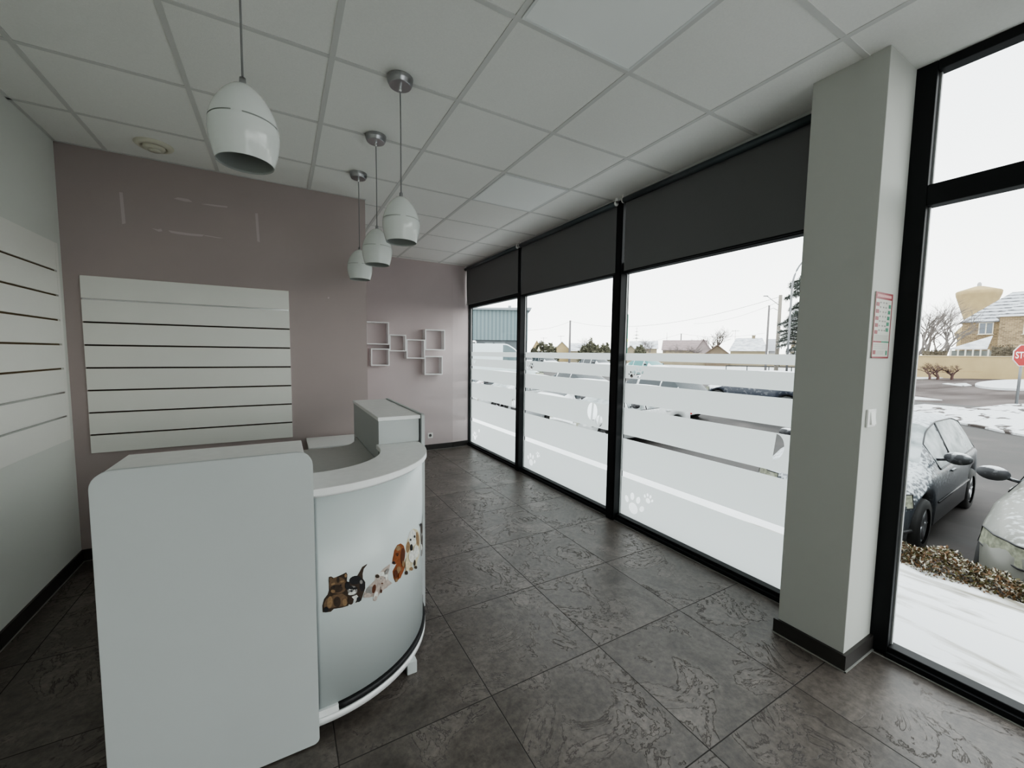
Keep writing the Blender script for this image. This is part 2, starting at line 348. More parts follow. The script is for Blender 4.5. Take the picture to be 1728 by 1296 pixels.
def film_part(y0, y1, hs, parent):
    bm = NB()
    for zt, zb in bands:
        vs = [Vector((y0, zb)), Vector((y1, zb)), Vector((y1, zt)), Vector((y0, zt))]; es = [(0, 1), (1, 2), (2, 3), (3, 0)]; used = []
        for h in hs:
            if all(y0+.004 < a < y1-.004 and zb+.003 < b < zt-.003 for a, b in h):
                k = len(vs); vs += [Vector(p) for p in h]; es += [(k+i, k+(i+1) % len(h)) for i in range(len(h))]; used.append(h)
        V, E, Fc, _, _, _ = delaunay_2d_cdt(vs, es, [], 1, 1e-6)
        bv = [bm.verts.new((XG-.004, v.x, v.y)) for v in V]
        def inside(p, poly):
            c = False; n = len(poly)
            for i in range(n):
                (x1, y1_), (x2, y2_) = poly[i], poly[(i+1) % n]
                if (y1_ > p[1]) != (y2_ > p[1]) and p[0] < (x2-x1)*(p[1]-y1_)/(y2_-y1_)+x1: c = not c
            return c
        for f in Fc:
            cx = sum(V[i].x for i in f)/len(f); cz = sum(V[i].y for i in f)/len(f)
            if not any(inside((cx, cz), h) for h in used): bm.faces.new([bv[i] for i in f])
    return obj('frosted_film', bm, film, parent, norm=False)
wlab = ['far end window with frosted stripes beside the mauve wall', 'middle window with frosted stripes between two black mullions', 'wide window with frosted stripes nearest the white pillar']
for i, (y0, y1) in enumerate(panes):
    w = empty(f'window_{i+1}', (XG, (y0+y1)/2, 0), label=wlab[i], kind='structure')
    bm = NB(); e1 = 5.83 if i == 0 else y1
    box(bm, XF, XG+.012, y0, e1, 0, ZB, bev=.003); box(bm, XF, XG+.012, y0, e1, ZT0, ZT1, bev=.003); box(bm, XF, XG+.012, y0, e1, ZTOP, H, bev=.003)
    if i == 0: box(bm, XF, XG+.012, y1, 5.83, ZB, ZTOP)
    box(bm, XF-.018, XF, y0, e1, 0, .03, bev=.002)
    obj('window_frame', bm, blackal, w)
    bm = NB(); quad(bm, (XG, y0-.0, ZB-.01), (XG, y1, ZB-.01), (XG, y1, ZT0+.01), (XG, y0, ZT0+.01)); quad(bm, (XG, y0, ZT1-.01), (XG, y1, ZT1-.01), (XG, y1, ZTOP+.01), (XG, y0, ZTOP+.01))
    obj('glass_pane', bm, glass, w, norm=False)
    bm = NB(); 
    for a, b in ((y1-.005, y1), (y0, y0+.004)): box(bm, XG-.02, XG-.006, a, b, ZB, ZT0)
    obj('glazing_spacer', bm, spacer_m, w)
    film_part(y0+.005, y1-.006, holes[i], w)
# mullions
bm = NB(); box(bm, 2.50, XG+.012, 4.19, 4.27, 0, H, bev=.003); struct('trim_4', bm, blackal, 'black mullion between the far and middle windows')
bm = NB(); box(bm, 2.50, XG+.012, 2.545, 2.645, 0, H, bev=.003); box(bm, 2.494, 2.50, 2.56, 2.63, 0, H); struct('trim_5', bm, blackal, 'wide black mullion between the middle window and the wide window')
# right window and glazed front behind the camera
w = empty('window_4', (XG, 0, 0), label='tall clear window on the right, black frame with a high crossbar', kind='structure')
bm = NB()
box(bm, XF, XG+.012, .703, 1.05, 0, H, bev=.003)
for (a, b) in ((-1.2, .703),):
    box(bm, XF, XG+.012, a, b, 0, ZB, bev=.004); box(bm, XF-.018, XF, a, b, 0, .03, bev=.003); box(bm, XF, XG+.012, a, b, ZT0, ZT1, bev=.004); box(bm, XF, XG+.012, a, b, ZTOP, H, bev=.004)
box(bm, 2.50, XG+.06, -1.28, -1.2, 0, H)
obj('window_frame', bm, blackal, w)
bm = NB(); quad(bm, (XG, -1.2, ZB-.01), (XG, .703, ZB-.01), (XG, .703, ZT0+.01), (XG, -1.2, ZT0+.01)); quad(bm, (XG, -1.2, ZT1-.01), (XG, .703, ZT1-.01), (XG, .703, ZTOP+.01), (XG, -1.2, ZTOP+.01))
obj('glass_pane', bm, glass, w, norm=False)
bm = NB()
for z0, z1 in ((ZB, ZT0), (ZT1, ZTOP)): box(bm, XG-.02, XG-.006, .697, .703, z0, z1)
obj('glazing_spacer', bm, spacer_m, w)
w = empty('window_5', (XG, -1.9, 0), label='clear glazing beside the tall right window, black framed', kind='structure')
bm = NB(); box(bm, XF, XG+.05, YN, -1.28, 0, ZB); box(bm, XF, XG+.05, YN, -1.28, ZTOP, H); box(bm, XF, XG+.05, YN, YN+.05, 0, H); obj('window_frame', bm, blackal, w)
bm = NB(); quad(bm, (XG, YN, ZB), (XG, -1.28, ZB), (XG, -1.28, ZTOP), (XG, YN, ZTOP)); obj('glass_pane', bm, glass, w, norm=False)
w = empty('window_6', (.7, YN-.05, 0), label='glazed shop front behind the viewpoint', kind='structure')
bm = NB()
for a in (.4, 1.4, 2.48): box(bm, a, a+.07, YN-.08, YN-.02, 0, H-.12)
box(bm, .4, 2.55, YN-.08, YN-.02, 0, .06); box(bm, .4, 2.55, YN-.08, YN-.02, 2.55, H-.12); obj('window_frame', bm, blackal, w)
bm = NB(); quad(bm, (.43, YN-.05, .05), (2.5, YN-.05, .05), (2.5, YN-.05, 2.56), (.43, YN-.05, 2.56)); obj('glass_pane', bm, glass, w, norm=False)
# sealant line along the frames
bm = NB(); box(bm, 2.506, 2.512, 1.073, 5.79, 0, .004); box(bm, 2.506, 2.512, YN, .751, 0, .004); struct('trim_6', bm, grout_m, 'thin pale sealant line along the foot of the window frames')

# ================================================================== BLINDS
for i, (y0, y1, zb, lab) in enumerate([(4.238, 5.775, 2.19, 'charcoal roller blind half lowered over the far end window'), (2.606, 4.155, 2.146, 'charcoal roller blind half lowered over the middle window'), (1.02, 2.505, 2.146, 'charcoal roller blind half lowered over the window beside the white pillar')]):
    b = empty('roller_blind', (2.47, (y0+y1)/2, H), label=lab, cat='blind', group='charcoal roller blinds along the glazing')
    bm = NB(); box(bm, 2.4885, 2.4900, y0, y1, zb, 2.70); obj('blind_fabric', bm, blind_m, b)
    bm = NB(); lathe(bm, [(.001, y0), (.023, y0), (.023, y1), (.001, y1)], 20, (2.468, 0, 2.712), axis='y'); obj('roller_tube', bm, tube_m, b)
    bm = NB(); box(bm, 2.484, 2.494, y0, y1, zb-.012, zb, bev=.003); obj('bottom_bar', bm, blackal if i else blind_m, b)
    for yy in (y0-.016, y1+.003):
        bm = NB(); lathe(bm, [(.001, yy), (.020, yy), (.022, yy+.004), (.020, yy+.012), (.001, yy+.012)], 16, (2.468, 0, 2.712), axis='y'); box(bm, 2.458, 2.480, yy, yy+.010, 2.712, H); o = obj('end_bracket', bm, plastic_w, b); o['label'] = 'white plastic end bracket'
# black head rail above the blinds closing the top
bm = NB(); box(bm, 2.50, 2.53, 1.06, 5.80, 2.735, H); struct('trim_7', bm, blackal, 'black head rail above the windows')
for (x, y, z, nm) in ((2.488, 5.76, 2.20, 'a'),):
    bm = NB(); tube(bm, [(2.47, 5.745, 2.70), (2.474, 5.748, 2.45), (2.485, 5.745, 2.16)], .0035, 6); o = obj('blind_cord', bm, plastic_w, [x for x in bpy.data.objects if x.name == 'roller_blind'][0]); o['label'] = 'pale pull cord'

# ================================================================== CEILING THINGS
for (x0, y0, lab) in ((.8325, .8529, 'flush square ceiling light panel, switched off, nearest the viewer'), (1.4325, 2.6529, 'flush square ceiling light panel, switched off, farther along near the blinds')):
    p = empty('ceiling_light_panel', (x0+.3, y0+.3, H), label=lab, cat='ceiling light', group='flush square light panels in the ceiling grid')
    bm = NB(); 
    for a in ((.013, .587, .013, .025), (.013, .587, .575, .587), (.013, .025, .025, .575), (.575, .587, .025, .575)): box(bm, x0+a[0], x0+a[1], y0+a[2], y0+a[3], H-.008, H, bev=.001)
    obj('panel_frame', bm, mat('panel_frame_white', (.75, .77, .76), .4), p)
    bm = NB(); box(bm, x0+.025, x0+.575, y0+.025, y0+.575, H-.006, H); obj('diffuser', bm, lightpanel_m, p)
bm = NB(); t = empty('ceiling_air_vent', (-.671, 3.488, H), label='round cream plastic air vent in the ceiling above the mauve wall', cat='vent')
lathe(bm, [(.10, H), (.10, H-.006), (.088, H-.016), (.070, H-.020), (.066, H-.014), (.06, H)], 32, (-.671, 3.488, 0)); obj('outer_ring', bm, plastic_y, t)
bm = NB(); lathe(bm, [(.052, H), (.058, H-.020), (.050, H-.030), (.001, H-.033)], 28, (-.671, 3.488, 0)); lathe(bm, [(.03, H-.032), (.034, H-.038), (.001, H-.041)], 20, (-.671, 3.488, 0)); obj('valve_disc', bm, plastic_y, t)

# pendant lamps
def make_pendant(x, y, lab):
    t = empty('pendant_lamp', (x, y, H), label=lab, cat='pendant lamp', group='white egg-shaped pendant lamps hanging over the desk')
    bm = NB(); lathe(bm, [(.001, H), (.061, H), (.061, H-.004), (.059, H-.018), (.052, H-.034), (.050, H-.036), (.001, H-.036)], 64, (x, y, 0), flat=True); ca = obj('ceiling_canopy', bm, nickel, t); ca['label'] = 'brushed metal ceiling canopy'
    bm = NB(); lathe(bm, [(.007, H-.036), (.007, H-.055), (.004, H-.060), (.001, H-.060)], 12, (x, y, 0)); obj('cord_grip', bm, chrome, ca)
    zt = 2.212
    bm = NB(); tube(bm, [(x, y, H-.05), (x+.001, y, 2.5), (x, y, zt)], .0028, 8); obj('cord', bm, cordm, t)
    bm = NB(); lathe(bm, [(.001, zt+.014), (.008, zt+.014), (.009, zt), (.009, zt-.006)], 14, (x, y, 0)); obj('top_cap', bm, nickel, t)
    # egg shade, wall thickness, four slits
    out = []
    for k in range(0, 27):
        s = k/26; z = zt-.004-s*.218
        r = .009+.0795*math.sin(min(1, s/.62)*PI/2)**.62 if s < .62 else .0885-.0165*((s-.62)/.38)**1.7
        out.append((r, z))
    seg = 64; bm = NB(); rings = []
    for r, z in out: rings.append([bm.verts.new((x+r*math.cos(2*PI*k/seg), y+r*math.sin(2*PI*k/seg), z)) for k in range(seg)])
    zs = zt-.112; best = min(range(len(out)), key=lambda i: abs(out[i][1]-zs))
    for i in range(len(out)-1):
        for k in range(seg):
            if i == best and (k % 16) < 13: 
                # slit: lower the ring slightly, leave open a narrow gap
                a, b_, c, d = rings[i][k], rings[i][(k+1) % seg], rings[i+1][(k+1) % seg], rings[i+1][k]
                def lp(p, q, f): return p.co.lerp(q.co, f)
                f = quad(bm, a.co, b_.co, lp(b_, c, .28), lp(a, d, .28)); f.smooth = True
                f = quad(bm, lp(a, d, .76), lp(b_, c, .76), c.co, d.co); f.smooth = True; continue
            f = bm.faces.new((rings[i][k], rings[i][(k+1) % seg], rings[i+1][(k+1) % seg], rings[i+1][k])); f.smooth = True
    bmesh.ops.remove_doubles(bm, verts=bm.verts, dist=1e-5)
    obj('lamp_shade', bm, gloss_white, t)
    bm = NB(); lathe(bm, [(r-.0022, z) for r, z in out[3:]]+[(out[-1][0], out[-1][1])], 48, (x, y, 0)); o = obj('shade_lining', bm, shade_in, t); o['label'] = 'grey inside of the shade'
    bm = NB(); lathe(bm, [(.02, zt-.03), (.022, zt-.10), (.018, zt-.118), (.001, zt-.118)], 20, (x, y, 0))
    for a in (0, 2.1, 4.2): lathe(bm, [(.0035, zt-.118), (.0035, zt-.12), (.0005, zt-.12)], 8, (x+.009*math.cos(a), y+.009*math.sin(a), 0), mi=1)
    obj('bulb_socket', bm, [plastic_w, dark_m], t)
    return t
make_pendant(-.074, 1.44, 'white egg-shaped pendant lamp, largest and nearest, its ceiling canopy out of view')
make_pendant(.53, 2.04, 'white egg-shaped pendant lamp, rightmost, second nearest of the four')
make_pendant(.535, 2.637, 'white egg-shaped pendant lamp, third nearest, between two others in the row')
make_pendant(.53, 3.24, 'white egg-shaped pendant lamp, farthest and lowest-looking of the four')

# ================================================================== SLAT PANELS
def slatwall(name, lab, kind, u0, u1, z0, z1, grooves, plane, th, gm, flip=False, insert=None, gend=0):
    t = empty(name, ((u0+u1)/2, plane, z0) if kind == 'y' else (plane, (u0+u1)/2, z0), label=lab, cat='slat wall panel')
    bm = NB(); zs = [z0]+sorted(grooves)+[z1]
    for i in range(len(zs)-1):
        a = zs[i]+(.0055 if i else 0); b = zs[i+1]-(.0055 if i < len(zs)-2 else 0)
        if kind == 'y': box(bm, u0, u1, plane-th, plane, a, b, bev=.0012)
        else: box(bm, plane, plane+th, u0, u1-gend, a, b, bev=.0012)
    if gend and kind == 'x': box(bm, plane, plane+th, u1-gend+.0003, u1, z0, z1)
    obj('slat_board', bm, slat_m, t)
    bm = NB()
    if kind == 'y': box(bm, u0+.001, u1-.001, plane-th*.35, plane, z0+.01, z1-.01)
    else: box(bm, plane, plane+th*.35, u0, u1-gend-.001, z0+.01, z1-.01)
    o = obj('groove_backing', bm, gm, t); o['label'] = 'dark grooves between the slats'
    if insert:
        for g in insert:
            bm = NB()
            if kind == 'y': box(bm, u0+.003, u1-.002, plane-th*.9, plane-th*.5, g-.0055, g+.004)
            else: box(bm, plane+th*.5, plane+th*.9, u0, u1-gend-.003, g-.0055, g+.004)
            o = obj('groove_insert', bm, alu, t); o['label'] = 'bright aluminium strip set in a groove'
    return t
slatwall('slatwall_panel', 'white slat wall display panel with dark grooves mounted on the mauve wall', 'y', -1.131, .067, .742, 1.928, [.866, 1.017, 1.168, 1.320, 1.472, 1.624, 1.776], YB, .018, groove_m, insert=[1.776])
slatwall('slatwall_panel', 'white slat wall panel with brown grooves running along the left white wall', 'x', 1.22, 3.66, .862, 2.102, [1.018+.1515*k for k in range(7)], XL, .018, groove2_m, insert=[1.018, 1.1695], gend=.03)

# ================================================================== CUBE SHELVES
shelf_m = mat('shelf_white_lacquer', (.84, .84, .84), .35)
def cube_shelf(x0, x1, z0, z1, lab):
    bm = NB(); y0, y1, t = 5.63, YA-.001, .014
    box(bm, x0, x1, y0, y1, z0, z0+t, bev=.0008); box(bm, x0, x1, y0, y1, z1-t, z1, bev=.0008); box(bm, x0, x0+t, y0, y1, z0+t, z1-t); box(bm, x1-t, x1, y0, y1, z0+t, z1-t)
    o = obj('cube_shelf', bm, shelf_m); tag(o, lab, 'wall shelf', 'open square box shelves on the recess wall')
cube_shelf(.985, 1.286, 1.549, 1.853, 'square white open box shelf, upper left, cut off by the wall corner')
cube_shelf(1.046, 1.289, 1.262, 1.495, 'small square white box shelf directly below the upper left one')
cube_shelf(1.290, 1.519, 1.460, 1.690, 'small square white box shelf, second from left in the middle row')
cube_shelf(1.522, 1.786, 1.361, 1.631, 'square white box shelf in the middle, its corner touching the upper right shelf')
cube_shelf(1.789, 2.087, 1.484, 1.780, 'large square white box shelf at upper right of the cluster')
cube_shelf(1.781, 2.050, 1.129, 1.399, 'square white box shelf at lower right of the cluster')
# socket
t = empty('wall_socket', (1.9, YA, .217), label='white wall power socket low on the recess wall', cat='socket')
bm = NB(); box(bm, 1.86, 1.94, YA-.01, YA, .177, .257, bev=.003); obj('socket_plate', bm, plastic_w, t)
bm = NB(); lathe(bm, [(.022, YA-.0104), (.022, YA-.0103), (.001, YA-.0103)], 20, (1.9, 0, .217), axis='y'); lathe(bm, [(.003, YA-.016), (.003, YA-.004)], 8, (1.9, 0, .225), axis='y'); obj('socket_recess', bm, mat('socket_grey', (.12, .12, .12), .5), t)

# ================================================================== RECEPTION DESK
D = empty('reception_desk', (.1, 2.1, 0), label='white curved reception desk with grey counter, tall side panel and raised cabinet', cat='desk')
def rrect(x0, x1, z0, z1, r, n=6, rb=None):
    rb = r if rb is None else rb; pts = []
    for cx, cz, a0, q in ((x1-r, z1-r, 0, r), (x0+r, z1-r, PI/2, r), (x0+rb, z0+rb, PI, rb), (x1-rb, z0+rb, 1.5*PI, rb)):
        for k in range(n+1): a = a0+PI/2*k/n; pts.append((cx+q*math.cos(a), cz+q*math.sin(a)))
    return pts
def fprism(name, pts, a, b, m, parent, axis='z', bev=.0015):
    bm = NB(); prism(bm, pts, a, b, axis=axis)
    bmesh.ops.recalc_face_normals(bm, faces=bm.faces)
    if bev: bmesh.ops.bevel(bm, geom=[e for e in bm.edges if len(e.link_faces) == 2 and e.calc_face_angle(0) > .9], offset=bev, segments=2, affect='EDGES')
    return obj(name, bm, m, parent)
fprism('side_panel', rrect(-.481, .087, .006, 1.103, .05, rb=.02), 1.55, 1.57, white_lam, D, axis='y')
bm = NB(); box(bm, -.457, .060, 1.571, 1.812, .03, 1.068); obj('upper_cabinet', bm, white_lam, D)
bm = NB(); box(bm, -.460, .062, 1.5705, 1.820, 1.068, 1.092, bev=.002); obj('cabinet_top', bm, counter_lam, D)
CX, CY = .10, 2.105
def arc(r, a0=-PI/2, a1=0, n=28): return [(CX+r*math.cos(a0+(a1-a0)*k/n), CY+r*math.sin(a0+(a1-a0)*k/n)) for k in range(n+1)]
def ring(ro, ri, x0, yend): return [(x0, CY-ro)]+arc(ro)+[(CX+ro, yend), (CX+ri, yend)]+arc(ri)[::-1]+[(x0, CY-ri)]
X0 = .087
fprism('counter_top', ring(.547, .325, X0, 2.185),   .938, .962, counter_lam, D, bev=.002)
bm = NB()                                                       # bright edge band on the outside of the counter
po = [(X0, CY-.5475)]+arc(.5475)+[(CX+.5475, 2.15)]
pi_ = [(X0, CY-.546)]+arc(.546)+[(CX+.546, 2.15)]
prism(bm, po+pi_[::-1], .939, .9605); obj('counter_edge', bm, edge_lam, D)
def shell(name, ro, th, z0, z1, m, yend=2.17, a0=-PI/2, a1=0, straight=True, parent=D):
    bm = NB()
    po = ([(X0, CY-ro)] if straight else [])+arc(ro, a0, a1)+([(CX+ro, yend)] if straight else [])
    ri = ro-th; pi = ([(X0, CY-ri)] if straight else [])+arc(ri, a0, a1)+([(CX+ri, yend)] if straight else [])
    prism(bm, po+pi[::-1], z0, z1)
    for f in bm.faces:
        if abs(f.normal.z) < .5 and len(f.verts) == 4: f.smooth = True
    return obj(name, bm, m, parent)
RP = .525
FP = shell('front_panel', RP, .012, .112, .93, panel_lam)
shell('panel_top_strip', RP+.004, .006, .925, .938, edge_lam)
shell('plinth_ring', .537, .22, .055, .082, edge_lam)
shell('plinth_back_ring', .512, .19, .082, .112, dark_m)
shell('rubber_bumper', .536, .018, .086, .108, rubber, a0=-PI/2+.11, a1=-.10, straight=False)
bm = NB(); po = [(X0, CY-.535), (CX, CY-.535)]+arc(.535, -PI/2, -PI/2+.105, 4); pi = [(X0, CY-.518), (CX, CY-.518)]+arc(.518, -PI/2, -PI/2+.105, 4)
prism(bm, po+pi[::-1], .084, .110); o = obj('bumper_end', bm, edge_lam, D)
bm = NB(); po = arc(.538, -.095, .06, 5); pi = arc(.520, -.095, .06, 5); prism(bm, po+pi[::-1], .080, .14); o = obj('chrome_clip', bm, chrome, D); o['label'] = 'chrome clip at the right end of the bumper'
for (x, y) in ((.478, 1.722), (.60, 2.30), (-.42, 1.60), (.03, 1.60), (.60, 2.9), (-.42, 1.78)):
    bm = NB(); box(bm, x-.022, x+.022, y-.012, y+.03, 0, .058 if x > .3 else .03, bev=.002); obj('foot', bm, white_lam, D)
# work surface behind the counter and the inner skins
wt = [(-.455, 1.82), (.06, 1.82), (.06, 1.77)]+[(CX+.33*math.cos(a), CY+.33*math.sin(a)) for a in [(-PI/2+PI/2*k/14) for k in range(1, 15)]]+[(.437, 2.2), (.437, 3.01)]
fil = []
for k in range(0, 9): a = -PI/2+(PI/2)*k/8; fil.append((.30+.137*math.sin(PI/2*k/8), 2.66+.34*(1-math.cos(PI/2*k/8))))
wt += fil[::-1]+[(-.455, 2.66)]
fprism('worktop', wt, .843, .865, grey_lam, D, bev=0)
bm = NB(); po = arc(.34); pi = arc(.325); prism(bm, po+pi[::-1], .866, .937); obj('inner_upstand', bm, white_lam, D)
# raised cabinet at the far end
fprism('raised_cabinet_top', [(.433, 2.165), (.660, 2.165), (.660, 3.02), (.433, 3.02)], 1.088, 1.108, counter_lam, D, bev=.002)
bm = NB(); box(bm, .434, .659, 2.1635, 2.1649, 1.089, 1.107); obj('top_edge_band', bm, edge_lam, D)
bm = NB(); box(bm, .437, .652, 2.170, 2.186, .963, 1.087); obj('cabinet_front_board', bm, white_lam, D)
bm = NB(); box(bm, .437, .452, 2.186, 3.01, .867, 1.087); box(bm, .437, .452, 2.186, 3.01, .03, .842); obj('cabinet_side_board', bm, mat('inner_grey_laminate', (.42, .44, .44), .5), D)
bm = NB(); box(bm, .452, .660, 2.99, 3.01, .03, 1.087); obj('cabinet_back_board', bm, white_lam, D)
fprism('end_panel', [(2.150, .006), (3.025, .006), (3.025, 1.113)]+[(2.165-.015*math.sin(PI/2*k/5)+0, 1.098+.015*math.cos(PI/2*k/5)) for k in range(6)], .661, .679, white_lam, D, axis='x', bev=.002)
# low cabinet against the wall
t = empty('low_cabinet', (.42, 3.55, 0), label='low white cabinet against the mauve wall, behind the desk', cat='cabinet')
bm = NB(); box(bm, .165, .90-.24, 3.33, 3.735, .705, .727, bev=.002); obj('cabinet_top', bm, mat('low_cabinet_top_white', (.80, .81, .80), .4), t)
bm = NB(); box(bm, .175, .65, 3.345, 3.735, 0, .705); obj('cabinet_body', bm, white_lam, t)
for a, b in ((.18, .41), (.415, .645)):
    bm = NB(); box(bm, a, b, 3.328, 3.344, .06, .70, bev=.001); d = obj('door', bm, white_lam, t)
    bm = NB(); box(bm, b-.03 if a < .3 else a+.02, b-.02 if a < .3 else a+.03, 3.305, 3.328, .50, .62, bev=.001); obj('handle', bm, alu, d)

# decals of puppies and kittens on the curved front (flat printed stickers)
def cyl(x, y, off=0):
    r = ray(x, y); o = Vector((0, 0, CH)); R_ = RP+.0006+off
    a = r.x**2+r.y**2; b = 2*(r.x*(o.x-CX)+r.y*(o.y-CY)); c = (o.x-CX)**2+(o.y-CY)**2-R_*R_
    d = b*b-4*a*c
    if d < 0: d = 0
    p = o+r*((-b-math.sqrt(d))/(2*a)); return math.atan2(p.y-CY, p.x-CX), p.z
def dec(u, v): return (480+u/5.76, 840+v/5.76)                  # coordinates in a 5.76x enlarged view of the sticker
dmats = [mat('sticker_'+n, c, .45, var=.22, vscale=90) for n, c in (('dark_brown', (.045, .028, .018)), ('brown', (.15, .095, .055)), ('tan', (.27, .175, .095)), ('black', (.012, .012, .014)), ('grey', (.25, .24, .23)), ('white', (.70, .70, .66)), ('cream', (.62, .55, .38)), ('red_brown', (.24, .075, .025)), ('pale_fur', (.45, .38, .34)), ('dark_red', (.10, .03, .012)))]
DB, BR, TA, BK, GY, WH, CR, RB, PF, DR = range(10)
def sticker(name, label, layers):
    bm = NB()
    for li, (mi, poly) in enumerate(layers):
        pts = [cyl(*dec(u, v)) for u, v in poly]
        # subdivide in angle so that the flat shape follows the curve
        V = [Vector(((CX+0), 0)) for _ in ()]; n = len(pts)
        vs = [Vector((a*RP, z)) for a, z in pts]; es = [(i, (i+1) % n) for i in range(n)]
        amin = min(p[0] for p in pts); amax = max(p[0] for p in pts)
        k = len(vs); s = math.ceil(amin/.05)*.05
        while s < amax:
            vs += [Vector((s*RP, min(p[1] for p in pts)-.01)), Vector((s*RP, max(p[1] for p in pts)+.01))]; es.append((k, k+1)); k += 2; s += .05
        VV, _, FF, _, _, _ = delaunay_2d_cdt(vs, es, [], 0, 1e-7)
        R_ = RP+.0006+.0003*li
        bv = [bm.verts.new((CX+R_*math.cos(v.x/RP), CY+R_*math.sin(v.x/RP), v.y)) for v in VV]
        pl = [(a*RP, z) for a, z in pts]
        for f in FF:
            c = sum((VV[i] for i in f), Vector((0, 0)))/len(f); ins = False
            for i in range(n):
                (x1, y1), (x2, y2) = pl[i], pl[(i+1) % n]
                if (y1 > c.y) != (y2 > c.y) and c.x < (x2-x1)*(c.y-y1)/(y2-y1)+x1: ins = not ins
            if ins:
                g = bm.faces.new([bv[i] for i in f]); g.material_index = mi
        for v in [v for v in bm.verts if not v.link_faces]: bm.verts.remove(v)
    o = obj(name, bm, dmats, FP, norm=False); o['label'] = label; return o
def el(cx, cy, rx, ry, rot=0, n=16): return [(cx+rx*math.cos(t)*math.cos(rot)-ry*math.sin(t)*math.sin(rot), cy+rx*math.cos(t)*math.sin(rot)+ry*math.sin(t)*math.cos(rot)) for t in [2*PI*k/n for k in range(n)]]
sticker('kitten_sticker', 'printed brown long-haired kitten lying down', [
    (DB, [(372, 1112), (368, 1050), (385, 985), (420, 940), (432, 900), (430, 770), (455, 765), (480, 780), (560, 745), (600, 725), (612, 745), (608, 800), (615, 870), (600, 900), (640, 1000), (620, 1050), (560, 1068), (480, 1080), (450, 1108), (400, 1115)]),
    (BR, [(385, 1090), (382, 1030), (410, 980), (480, 945), (560, 930), (610, 960), (620, 1020), (580, 1055), (520, 1060), (460, 1070)]),
    (BR, el(520, 850, 88, 82)), (TA, el(440, 1015, 26, 60, .1)), (DB, el(512, 1010, 34, 52)), (TA, el(585, 1015, 24, 34)), (DB, el(520, 795, 14, 30)), (TA, el(472, 835, 20, 10, -.3)), (TA, el(560, 812, 20, 10, -.2)), (DB, el(505, 880, 60, 38)), (TA, el(470, 905, 22, 16)),
    (BK, el(480, 862, 9, 8)), (BK, el(545, 845, 9, 8)), (BR, el(448, 790, 16, 20)), (TA, el(592, 752, 12, 18)), (BK, el(405, 1080, 22, 26))])
sticker('kitten_sticker', 'printed black and white tabby kitten with raised tail', [
    (DB, [(600, 1000), (590, 930), (600, 850), (640, 800), (700, 770), (730, 720), (755, 672), (805, 642), (800, 655), (772, 690), (760, 740), (762, 785), (786, 820), (785, 880), (765, 940), (745, 1000), (690, 1022), (690, 970), (670, 1000), (620, 1040)]),
    (BK, el(690, 800, 62, 42, -.2)), (BK, el(755, 850, 26, 60)), (GY, el(660, 900, 48, 46)), (BK, el(640, 870, 30, 16, .2)), (BK, el(685, 880, 26, 12, -.3)), (WH, el(655, 925, 40, 16, -.3)), (BK, el(650, 905, 12, 9)),
    (WH, [(650, 960), (700, 940), (715, 960), (690, 1010), (680, 1000), (665, 975)]), (BK, el(718, 985, 20, 26)), (DB, el(640, 1000, 28, 36)), (GY, el(742, 815, 14, 20)), (BK, el(610, 850, 24, 40)), (WH, el(632, 888, 7, 5)), (WH, el(676, 893, 7, 5))])
sticker('kitten_sticker', 'printed pale grey kitten stepping forward', [
    (PF, [(765, 970), (775, 920), (820, 860), (880, 800), (885, 745), (915, 740), (960, 690), (1028, 640), (1020, 700), (1005, 750), (1010, 800), (1050, 830), (990, 870), (940, 915), (915, 950), (885, 1005), (860, 1000), (865, 960), (820, 970)]),
    (GY, el(830, 900, 46, 36, -.7)), (DR, el(870, 885, 18, 44, .2)), (WH, el(950, 770, 55, 50, -.4)), (PF, el(945, 800, 42, 40)), (DB, el(902, 762, 20, 18)), (WH, el(885, 950, 20, 42, .25)), (PF, el(885, 975, 14, 24, .2)), (PF, el(970, 860, 40, 22, -.5)),
    (GY, el(935, 785, 9, 7)), (GY, el(972, 775, 8, 7)), (DR, el(945, 830, 10, 7)), (PF, el(800, 945, 34, 22, -.3)), (GY, el(990, 715, 14, 32, .5)), (DR, el(935, 905, 8, 18))])
sticker('puppy_sticker', 'printed red-brown spaniel puppy sitting', [
    (RB, [(1045, 640), (1052, 590), (1068, 510), (1095, 460), (1130, 443), (1160, 465), (1175, 520), (1172, 570), (1165, 610), (1175, 660), (1160, 710), (1130, 770), (1105, 800), (1080, 822), (1060, 780), (1050, 715), (1075, 670), (1090, 640), (1070, 650)]),
    (DR, el(1148, 565, 22, 80, .05)), (TA, el(1105, 490, 24, 26)), (DR, el(1095, 545, 14, 12)), (RB, el(1085, 600, 26, 34, .3)), (BK, el(1060, 630, 14, 14)), (TA, el(1110, 700, 22, 34)), (DR, el(1080, 740, 20, 40)), (TA, el(1085, 800, 14, 16)), (BK, el(1092, 560, 6, 6)), (TA, el(1150, 640, 12, 30)), (RB, el(1120, 745, 14, 40, .2))])
